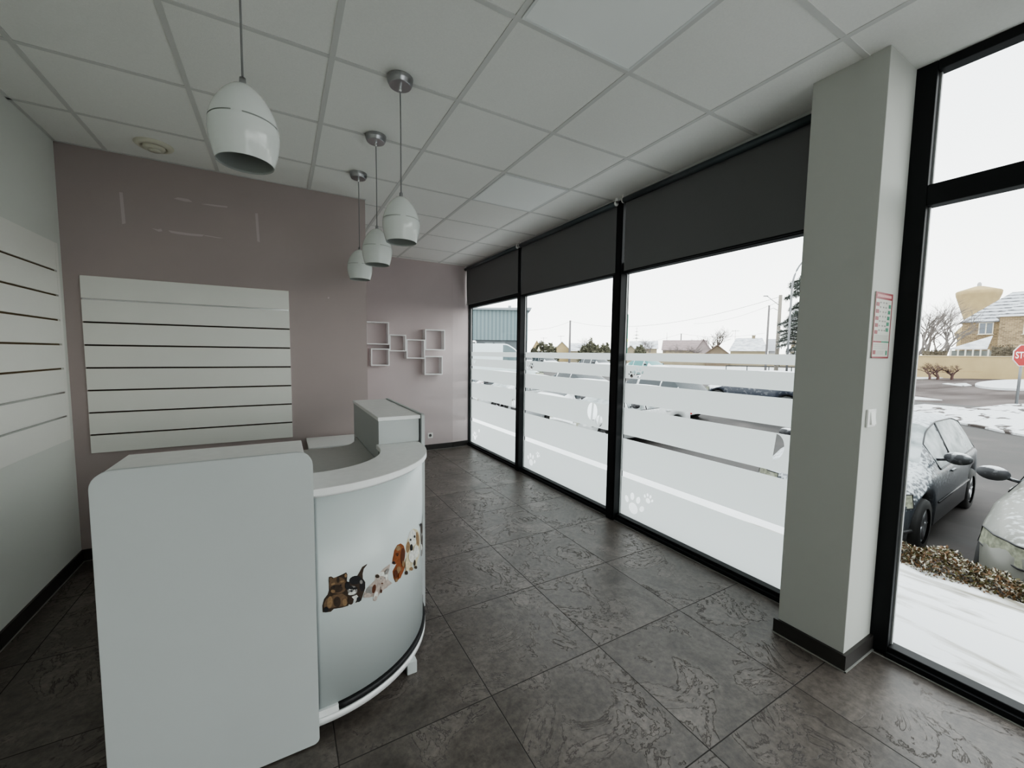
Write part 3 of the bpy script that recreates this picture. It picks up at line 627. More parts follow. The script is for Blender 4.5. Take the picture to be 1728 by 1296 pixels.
sticker('puppy_sticker', 'printed cream puppy with tan ears standing', [
    (CR, [(1180, 530), (1180, 470), (1195, 410), (1215, 350), (1250, 300), (1290, 310), (1310, 340), (1322, 400), (1318, 470), (1310, 560), (1290, 620), (1285, 680), (1260, 690), (1262, 610), (1240, 660), (1240, 700), (1215, 715), (1200, 690), (1195, 740), (1170, 752), (1175, 690), (1170, 620), (1185, 560), (1195, 535)]),
    (WH, el(1245, 390, 40, 80)), (TA, el(1200, 480, 18, 55, .1)), (TA, el(1292, 400, 15, 70, -.1)), (BK, el(1232, 485, 14, 36)), (BK, el(1224, 408, 8, 12)), (BK, el(1262, 376, 8, 14)), (WH, el(1240, 570, 36, 60)), (DB, el(1262, 630, 10, 30)), (TA, el(1230, 690, 16, 18)), (DB, el(1182, 728, 14, 20)), (DB, el(1272, 676, 12, 16)), (WH, el(1275, 520, 26, 60)), (CR, el(1185, 650, 16, 60))])
sticker('puppy_sticker', 'printed grey animal at the edge of the sticker row, seen edge-on', [
    (GY, [(1325, 560), (1330, 470), (1318, 400), (1320, 300), (1305, 255), (1325, 262), (1335, 235), (1340, 180), (1346, 100), (1351, 120), (1353, 200), (1354, 330), (1354, 450), (1350, 520), (1335, 570)]),
    (DB, el(1335, 300, 12, 50)), (BK, el(1345, 180, 5, 40)), (DB, el(1340, 420, 10, 60)), (BK, el(1322, 262, 8, 14)), (WH, el(1328, 480, 8, 30))])

# ================================================================== POSTER AND SWITCH ON THE PILLAR
PY = .772
t = empty('safety_notice', (2.37, PY, 1.6), label='tall narrow red-bordered notice with rows of small print on the white pillar', cat='sign')
xA, xB, zA, zB = 2.273, 2.457, 1.452, 1.745
pap = mat('notice_paper', (.50, .50, .45), .5); pred = mat('notice_red', (.24, .025, .035), .45); pgrn = mat('notice_green', (.04, .20, .12), .5); pgry = mat('notice_print_grey', (.30, .30, .28), .6); pwht = mat('notice_pale_pink', (.75, .45, .45), .5)
bm = NB(); box(bm, xA, xB, PY-.004, PY, zA, zB); obj('notice_board', bm, pap, t)
def bar(bm, a, b, c, d, off=.0048): box(bm, xA+(xB-xA)*a, xA+(xB-xA)*b, PY-off, PY-.0039, zB-(zB-zA)*d, zB-(zB-zA)*c)
bm = NB(); bar(bm, 0, 1, 0, .10); bar(bm, 0, .035, .10, 1); bar(bm, .965, 1, .10, 1); bar(bm, 0, 1, .975, 1); bar(bm, .06, .50, .735, .758); 
for k in range(5): bar(bm, .08, .24, .155+.105*k, .155+.105*k+.055)
bar(bm, .08, .22, .88, .94); obj('red_printing', bm, pred, t)
bm = NB()
for k in range(14): bar(bm, .08+.06*k, .08+.06*k+.042, .030, .072, .0054)
obj('header_print', bm, pwht, t)
bm = NB(); bar(bm, .50, .95, .735, .758)
for k in range(5): bar(bm, .80-.02*k, .92-.015*k, .17+.09*k, .225+.09*k)
bar(bm, .82, .90, .88, .95); obj('green_printing', bm, pgrn, t)
bm = NB()
for k in range(7):
    for a in (.30, .47, .62): 
        w_ = .05+.05*random.random(); bar(bm, a, a+w_, .14+.07*k, .14+.07*k+.022)
for k in range(5): bar(bm, .08, .92-.1*random.random(), .645+.016*k, .650+.016*k)
for k in range(3): bar(bm, .08, .90, .79+.028*k, .794+.028*k)
for k in range(3): bar(bm, .30, .68, .89+.02*k, .897+.02*k)
obj('small_print', bm, pgry, t)
t = empty('light_switch', (2.32, PY, 1.18), label='white light switch on the pillar below the notice', cat='switch')
bm = NB(); box(bm, 2.277, 2.362, PY-.010, PY, 1.140, 1.222, bev=.003); obj('switch_plate', bm, plastic_w, t)
bm = NB(); prism(bm, [(PY-.010, 1.152), (PY-.018, 1.153), (PY-.011, 1.210), (PY-.010, 1.210)], 2.300, 2.345, axis='x'); obj('rocker', bm, plastic_w, t)

# ================================================================== OUTDOORS: GROUND
snow = two('snow', (.52, .54, .56), (.62, .63, .64), 3, .3, .7, .8, bump=.3)
walk_m = two('snowy_pavement', (.26, .24, .19), (.84, .85, .86), 1.5, .33, .47, .75, stretch=(3.4, .8, 1), detail=10, dist=.8, bump=.4)
asph = two('wet_asphalt_with_slush', (.028, .025, .024), (.105, .095, .092), .9, .42, .66, .55, spec=.22, stretch=(1, .55, 1), detail=12, dist=.5, bump=.15, rough2=.8)
road_m = two('far_road', (.068, .054, .051), (.14, .12, .115), .35, .40, .62, .9, spec=.08, stretch=(.4, 1.6, 1), detail=10, dist=.6)
bm = NB(); quad(bm, (2.66, -14, -.05), (3.95, -14, -.05), (3.95, 2.2, -.05), (2.66, 2.2, -.05)); quad(bm, (2.66, 2.2, -.05), (3.95, 2.2, -.05), (3.95, 30, -.05), (2.66, 30, -.05), mi=1); quad(bm, (-6, -14, -.05), (2.66, -14, -.05), (2.66, -2.7, -.05), (-6, -2.7, -.05)); quad(bm, (3.95, -14, -.05), (3.95, -14, -.8), (3.95, 30, -.8), (3.95, 30, -.05)); quad(bm, (2.66, -14, -.05), (2.66, 30, -.05), (2.66, 30, -.3), (2.66, -14, -.3))
struct('ground_pavement', bm, [walk_m, two('clean_snow', (.84, .85, .86), (.90, .91, .92), 3, .3, .7, .9, spec=.1, bump=.2)], 'snow-covered pavement just outside the windows')
bm = NB(); xs = [3.95, 8, 10, 12, 14, 16, 18, 20, 22]
for a, b in zip(xs[:-1], xs[1:]): quad(bm, (a, -60, gz(a)), (b, -60, gz(b)), (b, 80, gz(b)), (a, 80, gz(a)))
bmesh.ops.remove_doubles(bm, verts=bm.verts, dist=1e-4); struct('ground_parking', bm, asph, 'wet asphalt car park with slush')
bm = NB(); quad(bm, (22, -200, -.25), (400, -200, -.25), (400, 400, -.25), (22, 400, -.25)); quad(bm, (3.95, 80, -.5), (22, 80, -.5), (22, 400, -.5), (3.95, 400, -.5)); struct('ground_road', bm, road_m, 'pinkish grey road dusted with snow')
def snowpatch(pxs, label, h=.03, m=None):
    bm = NB(); pts = [pg(*p) for p in pxs]
    vs = [bm.verts.new((p.x, p.y, p.z+h)) for p in pts]; bm.faces.new(vs)
    lo = [bm.verts.new((p.x, p.y, p.z-.02)) for p in pts]
    for i in range(len(vs)): bm.faces.new((vs[i], vs[(i+1) % len(vs)], lo[(i+1) % len(vs)], lo[i]))
    bmesh.ops.triangulate(bm, faces=[f for f in bm.faces if len(f.verts) > 4])
    struct('ground_snow', bm, m or snow, label)
verge = two('snow_with_tracks', (.08, .068, .064), (.62, .63, .64), 1.1, .38, .46, .9, spec=.08, stretch=(1, 2.2, 1), detail=9, dist=1.2)
snowpatch([(1640, 691), (1700, 684), (1760, 683), (1780, 740), (1725, 736), (1690, 730), (1655, 722), (1600, 712), (1560, 708), (1500, 700), (1500, 690), (1560, 684)], 'snowy verge beyond the parked grey car', .05, verge)
oi = [(1645+85+85*math.cos(a), 651+8.5*math.sin(a)) for a in [2*PI*k/32 for k in range(32)]]
snowpatch(oi, 'oval snow-covered traffic island in the road', .12)
snowpatch([(1440, 628.5), (1560, 628.5), (1728, 629), (1900, 632), (1900, 641), (1728, 637), (1600, 634), (1440, 636)], 'strip of snow at the foot of the cream wall', .05)
snowpatch([(1520, 637), (1560, 636.5), (1598, 637.5), (1560, 640), (1520, 640)], 'thin snow strip across the far road', .05)
for q in (((1590, 648), (1600, 647), (1628, 651), (1622, 652)), ((1612, 648), (1630, 647), (1640, 651), (1628, 652))): snowpatch(list(q), 'small streak of snow on the road by the traffic island', .03)
snowpatch([(1380, 668), (1535, 669), (1590, 676), (1535, 675), (1380, 674)], 'long streak of snow on the near road', .03)
snowpatch([(880, 606), (1340, 616), (1380, 620), (1380, 632), (1240, 628), (1060, 622), (880, 612)], 'snowy verge beyond the car park', .05)

# hedge -------------------------------------------------------------
hedge_m = [mat('hedge_leaf_green', (.085, .075, .02), .6), mat('hedge_leaf_brown', (.16, .085, .035), .6), mat('hedge_leaf_frosted', (.60, .57, .48), .6), mat('hedge_leaf_dark', (.025, .02, .01), .7)]
bm = NB()
box(bm, 4.0, 4.18, -3.0, 12, -.30, -.10, mi=3)
for k in range(24000):
    y = random.uniform(-.6, 1.9) if k < 20000 else random.uniform(2.6, 12)
    a = random.uniform(0, PI); rr = 1-.35*random.random()**2
    wob = .03*math.sin(y*9)+.02*math.sin(y*23)
    x = 4.09-math.cos(a)*(.20+wob)*rr; z = -.12+math.sin(a)*(.16+wob)*rr
    s = random.uniform(.008, .017); d = Vector((random.gauss(0, 1), random.gauss(0, 1), random.gauss(.4, 1))).normalized(); e = d.cross(Vector((random.gauss(0, 1), random.gauss(0, 1), random.gauss(0, 1)))).normalized()
    p = Vector((x, y, z)); r = random.random(); up_ = z > -.05
    mi = 2 if r < (.26 if up_ else .12) else (1 if r < .62 else (0 if r < .9 else 3))
    f = bm.faces.new([bm.verts.new(q) for q in (p, p+d*s+e*s*.45, p+d*s*2.1, p+d*s-e*s*.45)]); f.material_index = mi
o = obj('clipped_hedge', bm, hedge_m, norm=False); tag(o, 'low clipped brown-green hedge dusted with snow along the pavement', 'hedge')

# ================================================================== CARS
tyre_m = mat('tyre_rubber', (.02, .02, .02), .7); hub_m = mat('alloy_wheel', (.45, .46, .48), .3, .8); cglass = mat('car_glass_dark', (.03, .04, .045), .08)
frost = two('frosted_car_glass', (.15, .18, .18), (.42, .45, .46), 4, .35, .65, .5, detail=8)
lampg = mat('headlamp_lens', (.30, .31, .24), .1, var=.45, vscale=22); redl = mat('tail_lamp_red', (.35, .02, .02), .2); trimb = mat('black_plastic_trim', (.02, .02, .022), .45); platem = mat('number_plate_white', (.7, .7, .68), .4)
def lerp_prof(P, x):
    if x <= P[0][0]: return P[0][1]
    for (a, b), (c, d) in zip(P[:-1], P[1:]):
        if x <= c: s = (x-a)/(c-a); return b+(d-b)*s
    return P[-1][1]
def smooth_prof(P, x, h=.10): return sum(lerp_prof(P, x+h*k/3) for k in (-3, -2, -1, 0, 1, 2, 3))/7
def make_car(name, loc, rz, label, group, paint, glassm, kind='hatch', cat='car', detail=True):
    """nose along local -x, length L, body built around the wheel arches"""
    if kind == 'hatch': L, W, wb0, wb1, R = 4.0, 1.70, .76, 3.24, .31; top = [(0, .62), (.06, .70), (.25, .79), (.95, .93), (1.08, .97), (1.72, 1.36), (2.1, 1.44), (3.0, 1.42), (3.45, 1.34), (3.86, .95), (3.97, .86), (4.0, .60)]; g0, g1, r0, r1 = 1.12, 1.80, 3.45, 3.86
    elif kind == 'sedan': L, W, wb0, wb1, R = 4.4, 1.74, .85, 3.45, .32; top = [(0, .60), (.08, .68), (.4, .78), (1.15, .92), (1.3, .96), (2.0, 1.36), (2.4, 1.42), (3.1, 1.40), (3.75, 1.05), (3.9, 1.00), (4.32, .95), (4.4, .62)]; g0, g1, r0, r1 = 1.32, 2.05, 3.2, 3.75
    elif kind == 'van': L, W, wb0, wb1, R = 5.2, 1.95, .9, 4.1, .34; top = [(0, .80), (.08, 1.0), (.6, 1.20), (.85, 1.32), (1.5, 2.20), (1.9, 2.42), (5.1, 2.44), (5.17, 2.3), (5.2, .9)]; g0, g1, r0, r1 = .88, 1.48, 5.16, 5.17
    n = int(L/.05); st = [L*i/n for i in range(n+1)]
    belt = [(0, .50), (.15, .60), (1.0, .86), (L-.6, .92), (L-.1, .84), (L, .6)] if kind != 'van' else [(0, .7), (.15, .9), (.9, 1.22), (1.9, 1.28), (L, 1.28)]
    half = [(0, .52), (.06, .64), (.2, .76), (.5, .83), (1.0, .85), (L-.8, .85), (L-.15, .80), (L, .66)]; half = [(a, b*W/1.70) for a, b in half]
    if kind == 'van': half = [(0, .70), (.1, .85), (.5, .96), (1, .975), (L-.1, .975), (L, .94)]
    rw_top = .60*W/1.70 if kind != 'van' else .86
    rows = []
    for x in st:
        zt = smooth_prof(top, x, .08) if .1 < x < L-.1 else lerp_prof(top, x); zb = min(lerp_prof(belt, x), zt-.03); w = smooth_prof(half, x, .05) if .05 < x < L-.05 else lerp_prof(half, x)
        sill = .20 if .3 < x < L-.3 else .24
        for wx in (wb0, wb1):
            dd = (R+.055)**2-(x-wx)**2
            if dd > 0: sill = max(sill, R+math.sqrt(dd))
        sill = min(sill, zb-.05)
        hgt = max(0, min(1, (zt-zb)/.45)); wr = w*(.86-.02)*(1-hgt)+rw_top*hgt if kind != 'van' else w*.9*(1-hgt)+rw_top*hgt
        zm = sill+(zb-sill)*.5
        rows.append([(0, sill+.02), (w*.93, sill), (w*.985, sill+.03), (w, zm), (w*.985, zb-.04), (w*.95, zb), (wr+(w*.95-wr)*.5, zb+(zt-zb)*.5), (wr, zt-.035*hgt-.012), (wr*.86, zt-.008), (wr*.45, zt+.008), (0, zt+.012)])
    t = empty(name, loc, rz, label, cat, group)
    def build(pn, sel, m, parent=t, off=0, both=True):
        bm = NB(); vm = {}
        def V(i, j, s):
            k = (i, j, s if rows[i][j][0] > 1e-6 else 1)
            if k not in vm:
                y, z = rows[i][j]; vm[k] = bm.verts.new((st[i], y*k[2], z))
            return vm[k]
        for i in range(n):
            for j in range(10):
                for s in (-1, 1):
                    if sel(i, j, s, (st[i]+st[i+1])/2):
                        f = bm.faces.new((V(i, j, s), V(i+1, j, s), V(i+1, j+1, s), V(i, j+1, s)) if s > 0 else (V(i, j, s), V(i, j+1, s), V(i+1, j+1, s), V(i+1, j, s))); f.smooth = True
        if not len(bm.faces): bm.free(); return None
        if off:
            bm.normal_update()
            for v in bm.verts: v.co += v.normal*off
        o = obj(pn, bm, m, parent, norm=True, local=False); return o
    wsc = lambda i, j, s, x: g0 < x < g1 and j >= 7
    rwn = lambda i, j, s, x: r0 < x < r1 and j >= 7
    if kind == 'van':
        sw = lambda i, j, s, x: j in (5, 6) and 1.15 < x < 2.1
    else:
        sw = lambda i, j, s, x: j in (5, 6) and g0+.35 < x < r1-.22 and not (2.02 < x < 2.12) and not (2.98 < x < 3.06)
    bm = NB()
    b = build('body', lambda *a: not (wsc(*a) or rwn(*a) or sw(*a)), paint)
    # close the ends
    build('windscreen', wsc, glassm); build('rear_window', rwn, glassm)
    for s in (-1, 1): build('side_window', lambda i, j, q, x, s=s: q == s and sw(i, j, q, x), glassm)
    bm = NB(); box(bm, .45, L-.45, -W/2+.28, W/2-.28, .22, .62); obj('underbody', bm, tyre_m, t, local=False)
    for i_, x in ((0, 0), (n, L)):
        bm = NB(); pts = rows[i_]; vs = [bm.verts.new((x, y, z)) for y, z in pts]+[bm.verts.new((x, -y, z)) for y, z in pts[1:-1][::-1]]; bm.faces.new(vs)
        obj('bumper_face', bm, paint, t, local=False)
    for wx in (wb0, wb1):
        for s in (-1, 1):
            y = s*(W/2-.10)
            bm = NB(); lathe(bm, [(R*.66, -.10), (R*.95, -.095), (R, -.07), (R, .07), (R*.95, .095), (R*.66, .10), (R*.62, .07)], 28, (wx, y, R), axis='y'); wo = obj('wheel', bm, tyre_m, t, local=False)
            bm = NB(); yo = s*.075
            lathe(bm, [(R*.64, yo), (R*.60, yo*1.05), (R*.58, yo*.6)], 24, (wx, y, R), axis='y'); lathe(bm, [(.001, yo*1.0), (R*.16, yo*.95), (R*.17, yo*.6)], 14, (wx, y, R), axis='y')
            for k in range(5):
                a = 2*PI*k/5; p = Vector((wx, y+yo*.8, R)); q = p+Vector((math.cos(a)*R*.6, 0, math.sin(a)*R*.6)); tube(bm, [p, q], .026, 6)
            obj('hub_cap', bm, hub_m, wo, local=False)
            bm = NB(); lathe(bm, [(.001, y-s*.05), (R*.66, y-s*.05)], 16, (wx, 0, R), axis='y'); obj('brake_disc', bm, tyre_m, wo, local=False)
    def yat(x, z): 
        i = min(n, max(0, int(round(x/L*n)))); r_ = rows[i]
        for (a, b_), (c, d) in zip(r_[1:-1], r_[2:]):
            if b_ <= z <= d and d > b_: return a+(c-a)*(z-b_)/(d-b_)
        return r_[4][0]
    if kind != 'van' and detail:
        ii = [i for i in range(n+1) if g0+.30 < st[i] < r1-.18]
        for s in (-1, 1):
            lo5 = [Vector((st[i], s*(rows[i][5][0]+.004), rows[i][5][1])) for i in ii]; hi7 = [Vector((st[i], s*(rows[i][7][0]+.004), rows[i][7][1])) for i in ii]
            bm = NB(); tube(bm, lo5+hi7[::-1]+[lo5[0]], .009, 5)
            m_ = min(range(len(ii)), key=lambda q: abs(st[ii[q]]-2.07)); tube(bm, [lo5[m_], hi7[m_]], .016, 5)
            obj('window_trim', bm, trimb, t, local=False)
    for s in (-1, 1):
        # headlamps wrap the corner
        bm = NB(); X = [.02, .06, .12, .2, .3, .38] if kind != 'van' else [.02, .06, .12, .2, .3, .45]; zl, zh = ((.55, .72) if kind != 'van' else (.85, 1.08)); rowsv = []
        inner = .42 if kind != 'van' else .60
        P_ = [(.012, inner, 0)]+[(x, yat(x, (zl+zh)/2)+.020, 0) for x in X]
        vs = []
        for k, (x, y, _) in enumerate(P_):
            sh = .045*k/len(P_); a_ = bm.verts.new((x-.008 if k < 2 else x, s*y, zl+sh)); b_ = bm.verts.new((x+.03 if k < 2 else x, s*(y-.02 if k else y), zh+sh*.5)); vs.append((a_, b_))
        for (a_, b_), (c_, d_) in zip(vs[:-1], vs[1:]): f = bm.faces.new((a_, c_, d_, b_)); f.smooth = True
        LP = [p_[0].co.copy() for p_ in vs]+[p_[1].co.copy() for p_ in vs[::-1]]
        hl = obj('headlamp', bm, lampg, t, local=False)
        bm = NB(); lp_ = [a_.copy() for a_ in LP]; tube(bm, lp_+[lp_[0]], .008, 5); obj('lamp_rim', bm, trimb, hl, local=False)
        bm = NB(); box(bm, L-.10, L+.006, s*(W*.30), s*(W*.43), .62, .86, bev=.01); obj('tail_lamp', bm, redl, t, local=False)
        # mirror
        mx_ = g0+.42 if kind != 'van' else 1.25; mz = 1.0 if kind != 'van' else 1.5; yb = W/2*.93
        bm = NB(); tube(bm, [(mx_, s*(yb-.06), mz-.03), (mx_-.02, s*(yb+.06), mz)], .018, 8)
        bmesh.ops.create_uvsphere(bm, u_segments=14, v_segments=10, radius=1, matrix=Matrix.Translation((mx_-.03, s*(yb+.15), mz+.03)) @ Matrix.Diagonal((.075, .125, .078, 1)))
        for f in bm.faces: f.smooth = True
        obj('wing_mirror', bm, M_trimsnow, t, local=False)
        if detail:
            for xx in ([2.02, 2.98] if kind != 'van' else [2.2]): 
                bm = NB(); y = yat(xx, .8)+.012; box(bm, xx-.20, xx-.03, s*y-.012, s*y+.012, .80, .825, bev=.004)
                obj('door_handle', bm, trimb if kind == 'van' else paint, t, local=False)
            bm = NB(); y = W/2+.004; tube(bm, [(1.25, s*y, .50), (2.9, s*y, .52)], .012, 6); obj('rub_strip', bm, trimb, t, local=False)
    bm = NB(); box(bm, -.012, .05, -.36, .36, .44 if kind != 'van' else .6, .56 if kind != 'van' else .8, bev=.01); obj('grille', bm, trimb, t, local=False)
    bm = NB(); box(bm, -.02, 0, -.26, .26, .30, .41, bev=.004); obj('number_plate', bm, platem, t, local=False)
    bm = NB(); box(bm, L-.01, L+.012, -.26, .26, .55, .66, bev=.004); obj('rear_number_plate', bm, platem, t, local=False)
    bm = NB(); 
    pts = [(x, yat(x, .33)+.012) for x in (.03, .1, .2, .3, .38)]
    path = [(-.01, -.5, .33)]; P2 = [(x, -y, .33) for x, y in pts][::-1]+[(-.015, -.45, .33), (-.02, 0, .33), (-.015, .45, .33)]+[(x, y, .33) for x, y in pts]
    tube(bm, P2, .022, 6); obj('bumper_strip', bm, trimb, t, local=False)
    for s in (-1, 1):
        bm = NB(); lathe(bm, [(.001, -.016), (.070, -.016), (.078, 0)], 20, (.03, s*.56, .34), axis='x'); obj('fog_lamp', bm, trimb, t, local=False)
    bm = NB(); box(bm, .02, .05, -.6, .6, .22, .29); obj('lower_grille', bm, trimb, t, local=False)
    return t
def paintm(name, col, snowy=True, metal=.3, lo=.40, hi=.6, nz=(.25, .75), scol=(.72, .74, .75), sc_=11):
    m = two(name, col, scol, sc_, lo, hi, .32, detail=9, nz=nz if snowy else (2, 3), rough2=.8)
    return m
M_trimsnow = two('mirror_black_snow', (.02, .02, .024), (.60, .62, .63), 14, .35, .6, .5, nz=(.55, 1.0))
grp = 'snow-dusted cars parked nose-in outside the windows'
c1 = make_car('car', (5.64, 2.36, gz(6)), math.radians(3.3), 'dark grey hatchback dusted with snow parked nearest the tall right window', grp, paintm('paint_dark_grey', (.045, .052, .062), lo=.42, hi=.60, nz=(.10, 1.15), scol=(.50, .53, .55), sc_=26), frost)
c2 = make_car('car', (5.16, .16, gz(6)), math.radians(1), 'silver car with black mirror, cut off by the right edge of the view', grp, paintm('paint_silver', (.17, .17, .15), lo=.5, hi=.7, nz=(.45, 1.3), scol=(.50, .52, .52), sc_=20), frost)
c3 = make_car('car', (5.9, 7.85, gz(6)), math.radians(1), 'white snow-covered hatchback parked outside the wide frosted window', grp, paintm('paint_white', (.45, .47, .47)), frost)
c4 = make_car('car', (6.3, 10.7, gz(6)), 0, 'silver snow-covered saloon seen through the stripes of the middle window', grp, paintm('paint_silver_pale', (.30, .32, .33)), cglass, 'sedan')
c5 = make_car('car', (6.0, 13.5, gz(6)), 0, 'pale hatchback beyond the silver saloon, outside the middle window', grp, paintm('paint_pale', (.40, .42, .42)), frost)
c6 = make_car('car', (6.2, 16.6, gz(6)), 0, 'dark red car seen low through the far end window', grp, paintm('paint_dark_red', (.16, .03, .03)), cglass)
g2 = 'cars in the second parking row'
p = pg(1250, 676)
def row2(x, y, rz, lab, col, kind='hatch', gl=None):
    make_car('car', (x, y, gz(x)), rz, lab, g2, paintm('paint_row', col), gl or cglass, kind, detail=False)
row2(15.6, 10.4, -PI/2, 'dark blue-grey car parked side-on, seen through the stripes near the pillar', (.02, .026, .042), 'hatch')
row2(11.6, 12.15, -PI/2, 'white snow-covered hatchback parked side-on behind the first row, left of the dark blue-grey car', (.45, .47, .47))
row2(11.4, 16.7, -PI/2, 'pale snow-topped saloon side-on in the second row behind the middle window', (.35, .37, .37), 'sedan')
row2(24.5, 19.5, PI/2, 'distant saloon with teal windows and a snowy roof behind the wide window', (.30, .42, .42), 'sedan', mat('car_glass_teal', (.06, .20, .20), .1))
row2(24.5, 25.5, PI/2, 'distant snow-covered hatchback left of the teal-windowed saloon', (.45, .47, .47))
row2(24.5, 33.5, PI/2, 'distant dark hatchback with snowy roof behind the middle window', (.05, .055, .06))
row2(24.5, 37.8, PI/2, 'distant white hatchback far out near the evergreen bushes', (.45, .47, .47))
t = empty('guard_rail', pg(1225, 625), 0, 'low dark guard rail on posts at the edge of the car park near the pillar', 'railing')
a_, b_ = pg(1225, 626), pg(1375, 630); n_ = (b_-a_)
bm = NB(); tube(bm, [a_+Vector((0, 0, .62)), b_+Vector((0, 0, .62))], .06, 6); obj('rail', bm, trimb, t)
for k in range(5):
    q = a_+n_*(k/4); bm = NB(); tube(bm, [q-Vector((0, 0, .1)), q+Vector((0, 0, .62))], .05, 6); obj('post', bm, trimb, t)
pv = pd(918, 600, 21)
vn = make_car('van', (pv.x, pv.y, gz(pv.x)), math.radians(180-31), 'white panel van with snow on its roof beyond the far end window', None, mat('van_white', (.50, .57, .58), .35), mat('van_glass', (.08, .12, .13), .1), 'van', 'van', detail=False)
vn.scale = (1, 1, 1.06)

# ================================================================== FAR SURROUNDINGS
RH = Vector((math.cos(YAW), -math.sin(YAW), 0)); FH = Vector((math.sin(YAW), math.cos(YAW), 0))
RZ = -YAW                                                       # local x = picture right, local y = away
def site(x, d, y=600):                                          # ground point at pixel column x, depth d
    p = pd(x, y, d); return Vector((p.x, p.y, gz(p.x)))
def zpx(x, y, d): return pd(x, y, d).z
def ang(x): p = ray(x, 600); return math.atan2(p.x, p.y)          # bearing of a column
def rng(x, d): p = pd(x, 600, d); return math.hypot(p.x, p.y)
def msc(x, d): return rng(x, d)*math.cos(ang(x)-YAW)**2/F          # metres per pixel across the line of sight
def zr_(x, y, D): r = ray(x, y); return CH+r.z*D/math.hypot(r.x, r.y)   # height at horizontal range D
def thing_at(name, x, d, label, cat, group=None):
    s = site(x, d); return empty(name, s, -ang(x), label, cat, group), s
stone = None
def brick_mat(name, c1, c2, cm, scale=3.0):
    m, t, b = nt(name); tc = N(t, 'ShaderNodeTexCoord'); s = N(t, 'ShaderNodeSeparateXYZ'); t.links.new(tc.outputs['Object'], s.inputs[0])
    ad = N(t, 'ShaderNodeMath', operation='ADD'); t.links.new(s.outputs['X'], ad.inputs[0]); t.links.new(s.outputs['Y'], ad.inputs[1])
    c = N(t, 'ShaderNodeCombineXYZ'); t.links.new(ad.outputs[0], c.inputs[0]); t.links.new(s.outputs['Z'], c.inputs[1])
    br = N(t, 'ShaderNodeTexBrick'); br.inputs['Scale'].default_value = scale; br.inputs['Color1'].default_value = (*c1, 1); br.inputs['Color2'].default_value = (*c2, 1); br.inputs['Mortar'].default_value = (*cm, 1); br.inputs['Mortar Size'].default_value = .03
    br.inputs['Brick Width'].default_value = .9; br.inputs['Row Height'].default_value = .42
    t.links.new(c.outputs[0], br.inputs['Vector']); t.links.new(br.outputs['Color'], b.inputs['Base Color']); b.inputs['Roughness'].default_value = .85; return m
def roof_mat(name, c1, c2, sc_=2.4):
    m, t, b = nt(name); tc = N(t, 'ShaderNodeTexCoord'); s = N(t, 'ShaderNodeSeparateXYZ'); t.links.new(tc.outputs['Object'], s.inputs[0])
    w_ = N(t, 'ShaderNodeMath', operation='MULTIPLY'); t.links.new(s.outputs['Z'], w_.inputs[0]); w_.inputs[1].default_value = sc_
    fr = N(t, 'ShaderNodeMath', operation='FRACT'); t.links.new(w_.outputs[0], fr.inputs[0])
    n = N(t, 'ShaderNodeTexNoise'); n.inputs['Scale'].default_value = 2; n.inputs['Detail'].default_value = 8; t.links.new(tc.outputs['Object'], n.inputs['Vector'])
    a = N(t, 'ShaderNodeMath', operation='MULTIPLY_ADD'); t.links.new(n.outputs['Fac'], a.inputs[0]); a.inputs[1].default_value = .8; t.links.new(fr.outputs[0], a.inputs[2])
    r = N(t, 'ShaderNodeValToRGB'); r.color_ramp.elements[0].position = .5; r.color_ramp.elements[0].color = (*c1, 1); r.color_ramp.elements[1].position = .72; r.color_ramp.elements[1].color = (*c2, 1); t.links.new(a.outputs[0], r.inputs['Fac'])
    t.links.new(r.outputs[0], b.inputs['Base Color']); b.inputs['Roughness'].default_value = .85; return m
snowroof = roof_mat('snowy_tile_roof', (.035, .033, .036), (.50, .52, .55))
pinkroof = roof_mat('pinkish_snowy_roof', (.13, .09, .088), (.30, .24, .24), 5)
whiteroof = two('white_snowy_roof', (.42, .44, .48), (.70, .71, .73), 1.2, .35, .6, .85)
rstone = brick_mat('rubble_stone_wall', (.33, .245, .14), (.16, .115, .07), (.40, .33, .22), 2.6)
creamw = mat('cream_render', (.40, .31, .165), .85, var=.08, vscale=.8); creamw2 = mat('pale_render', (.26, .22, .15), .85, var=.1, vscale=1)
winm = mat('house_window_glass', (.18, .21, .25), .2); winf = mat('house_window_frame', (.75, .72, .62), .5)
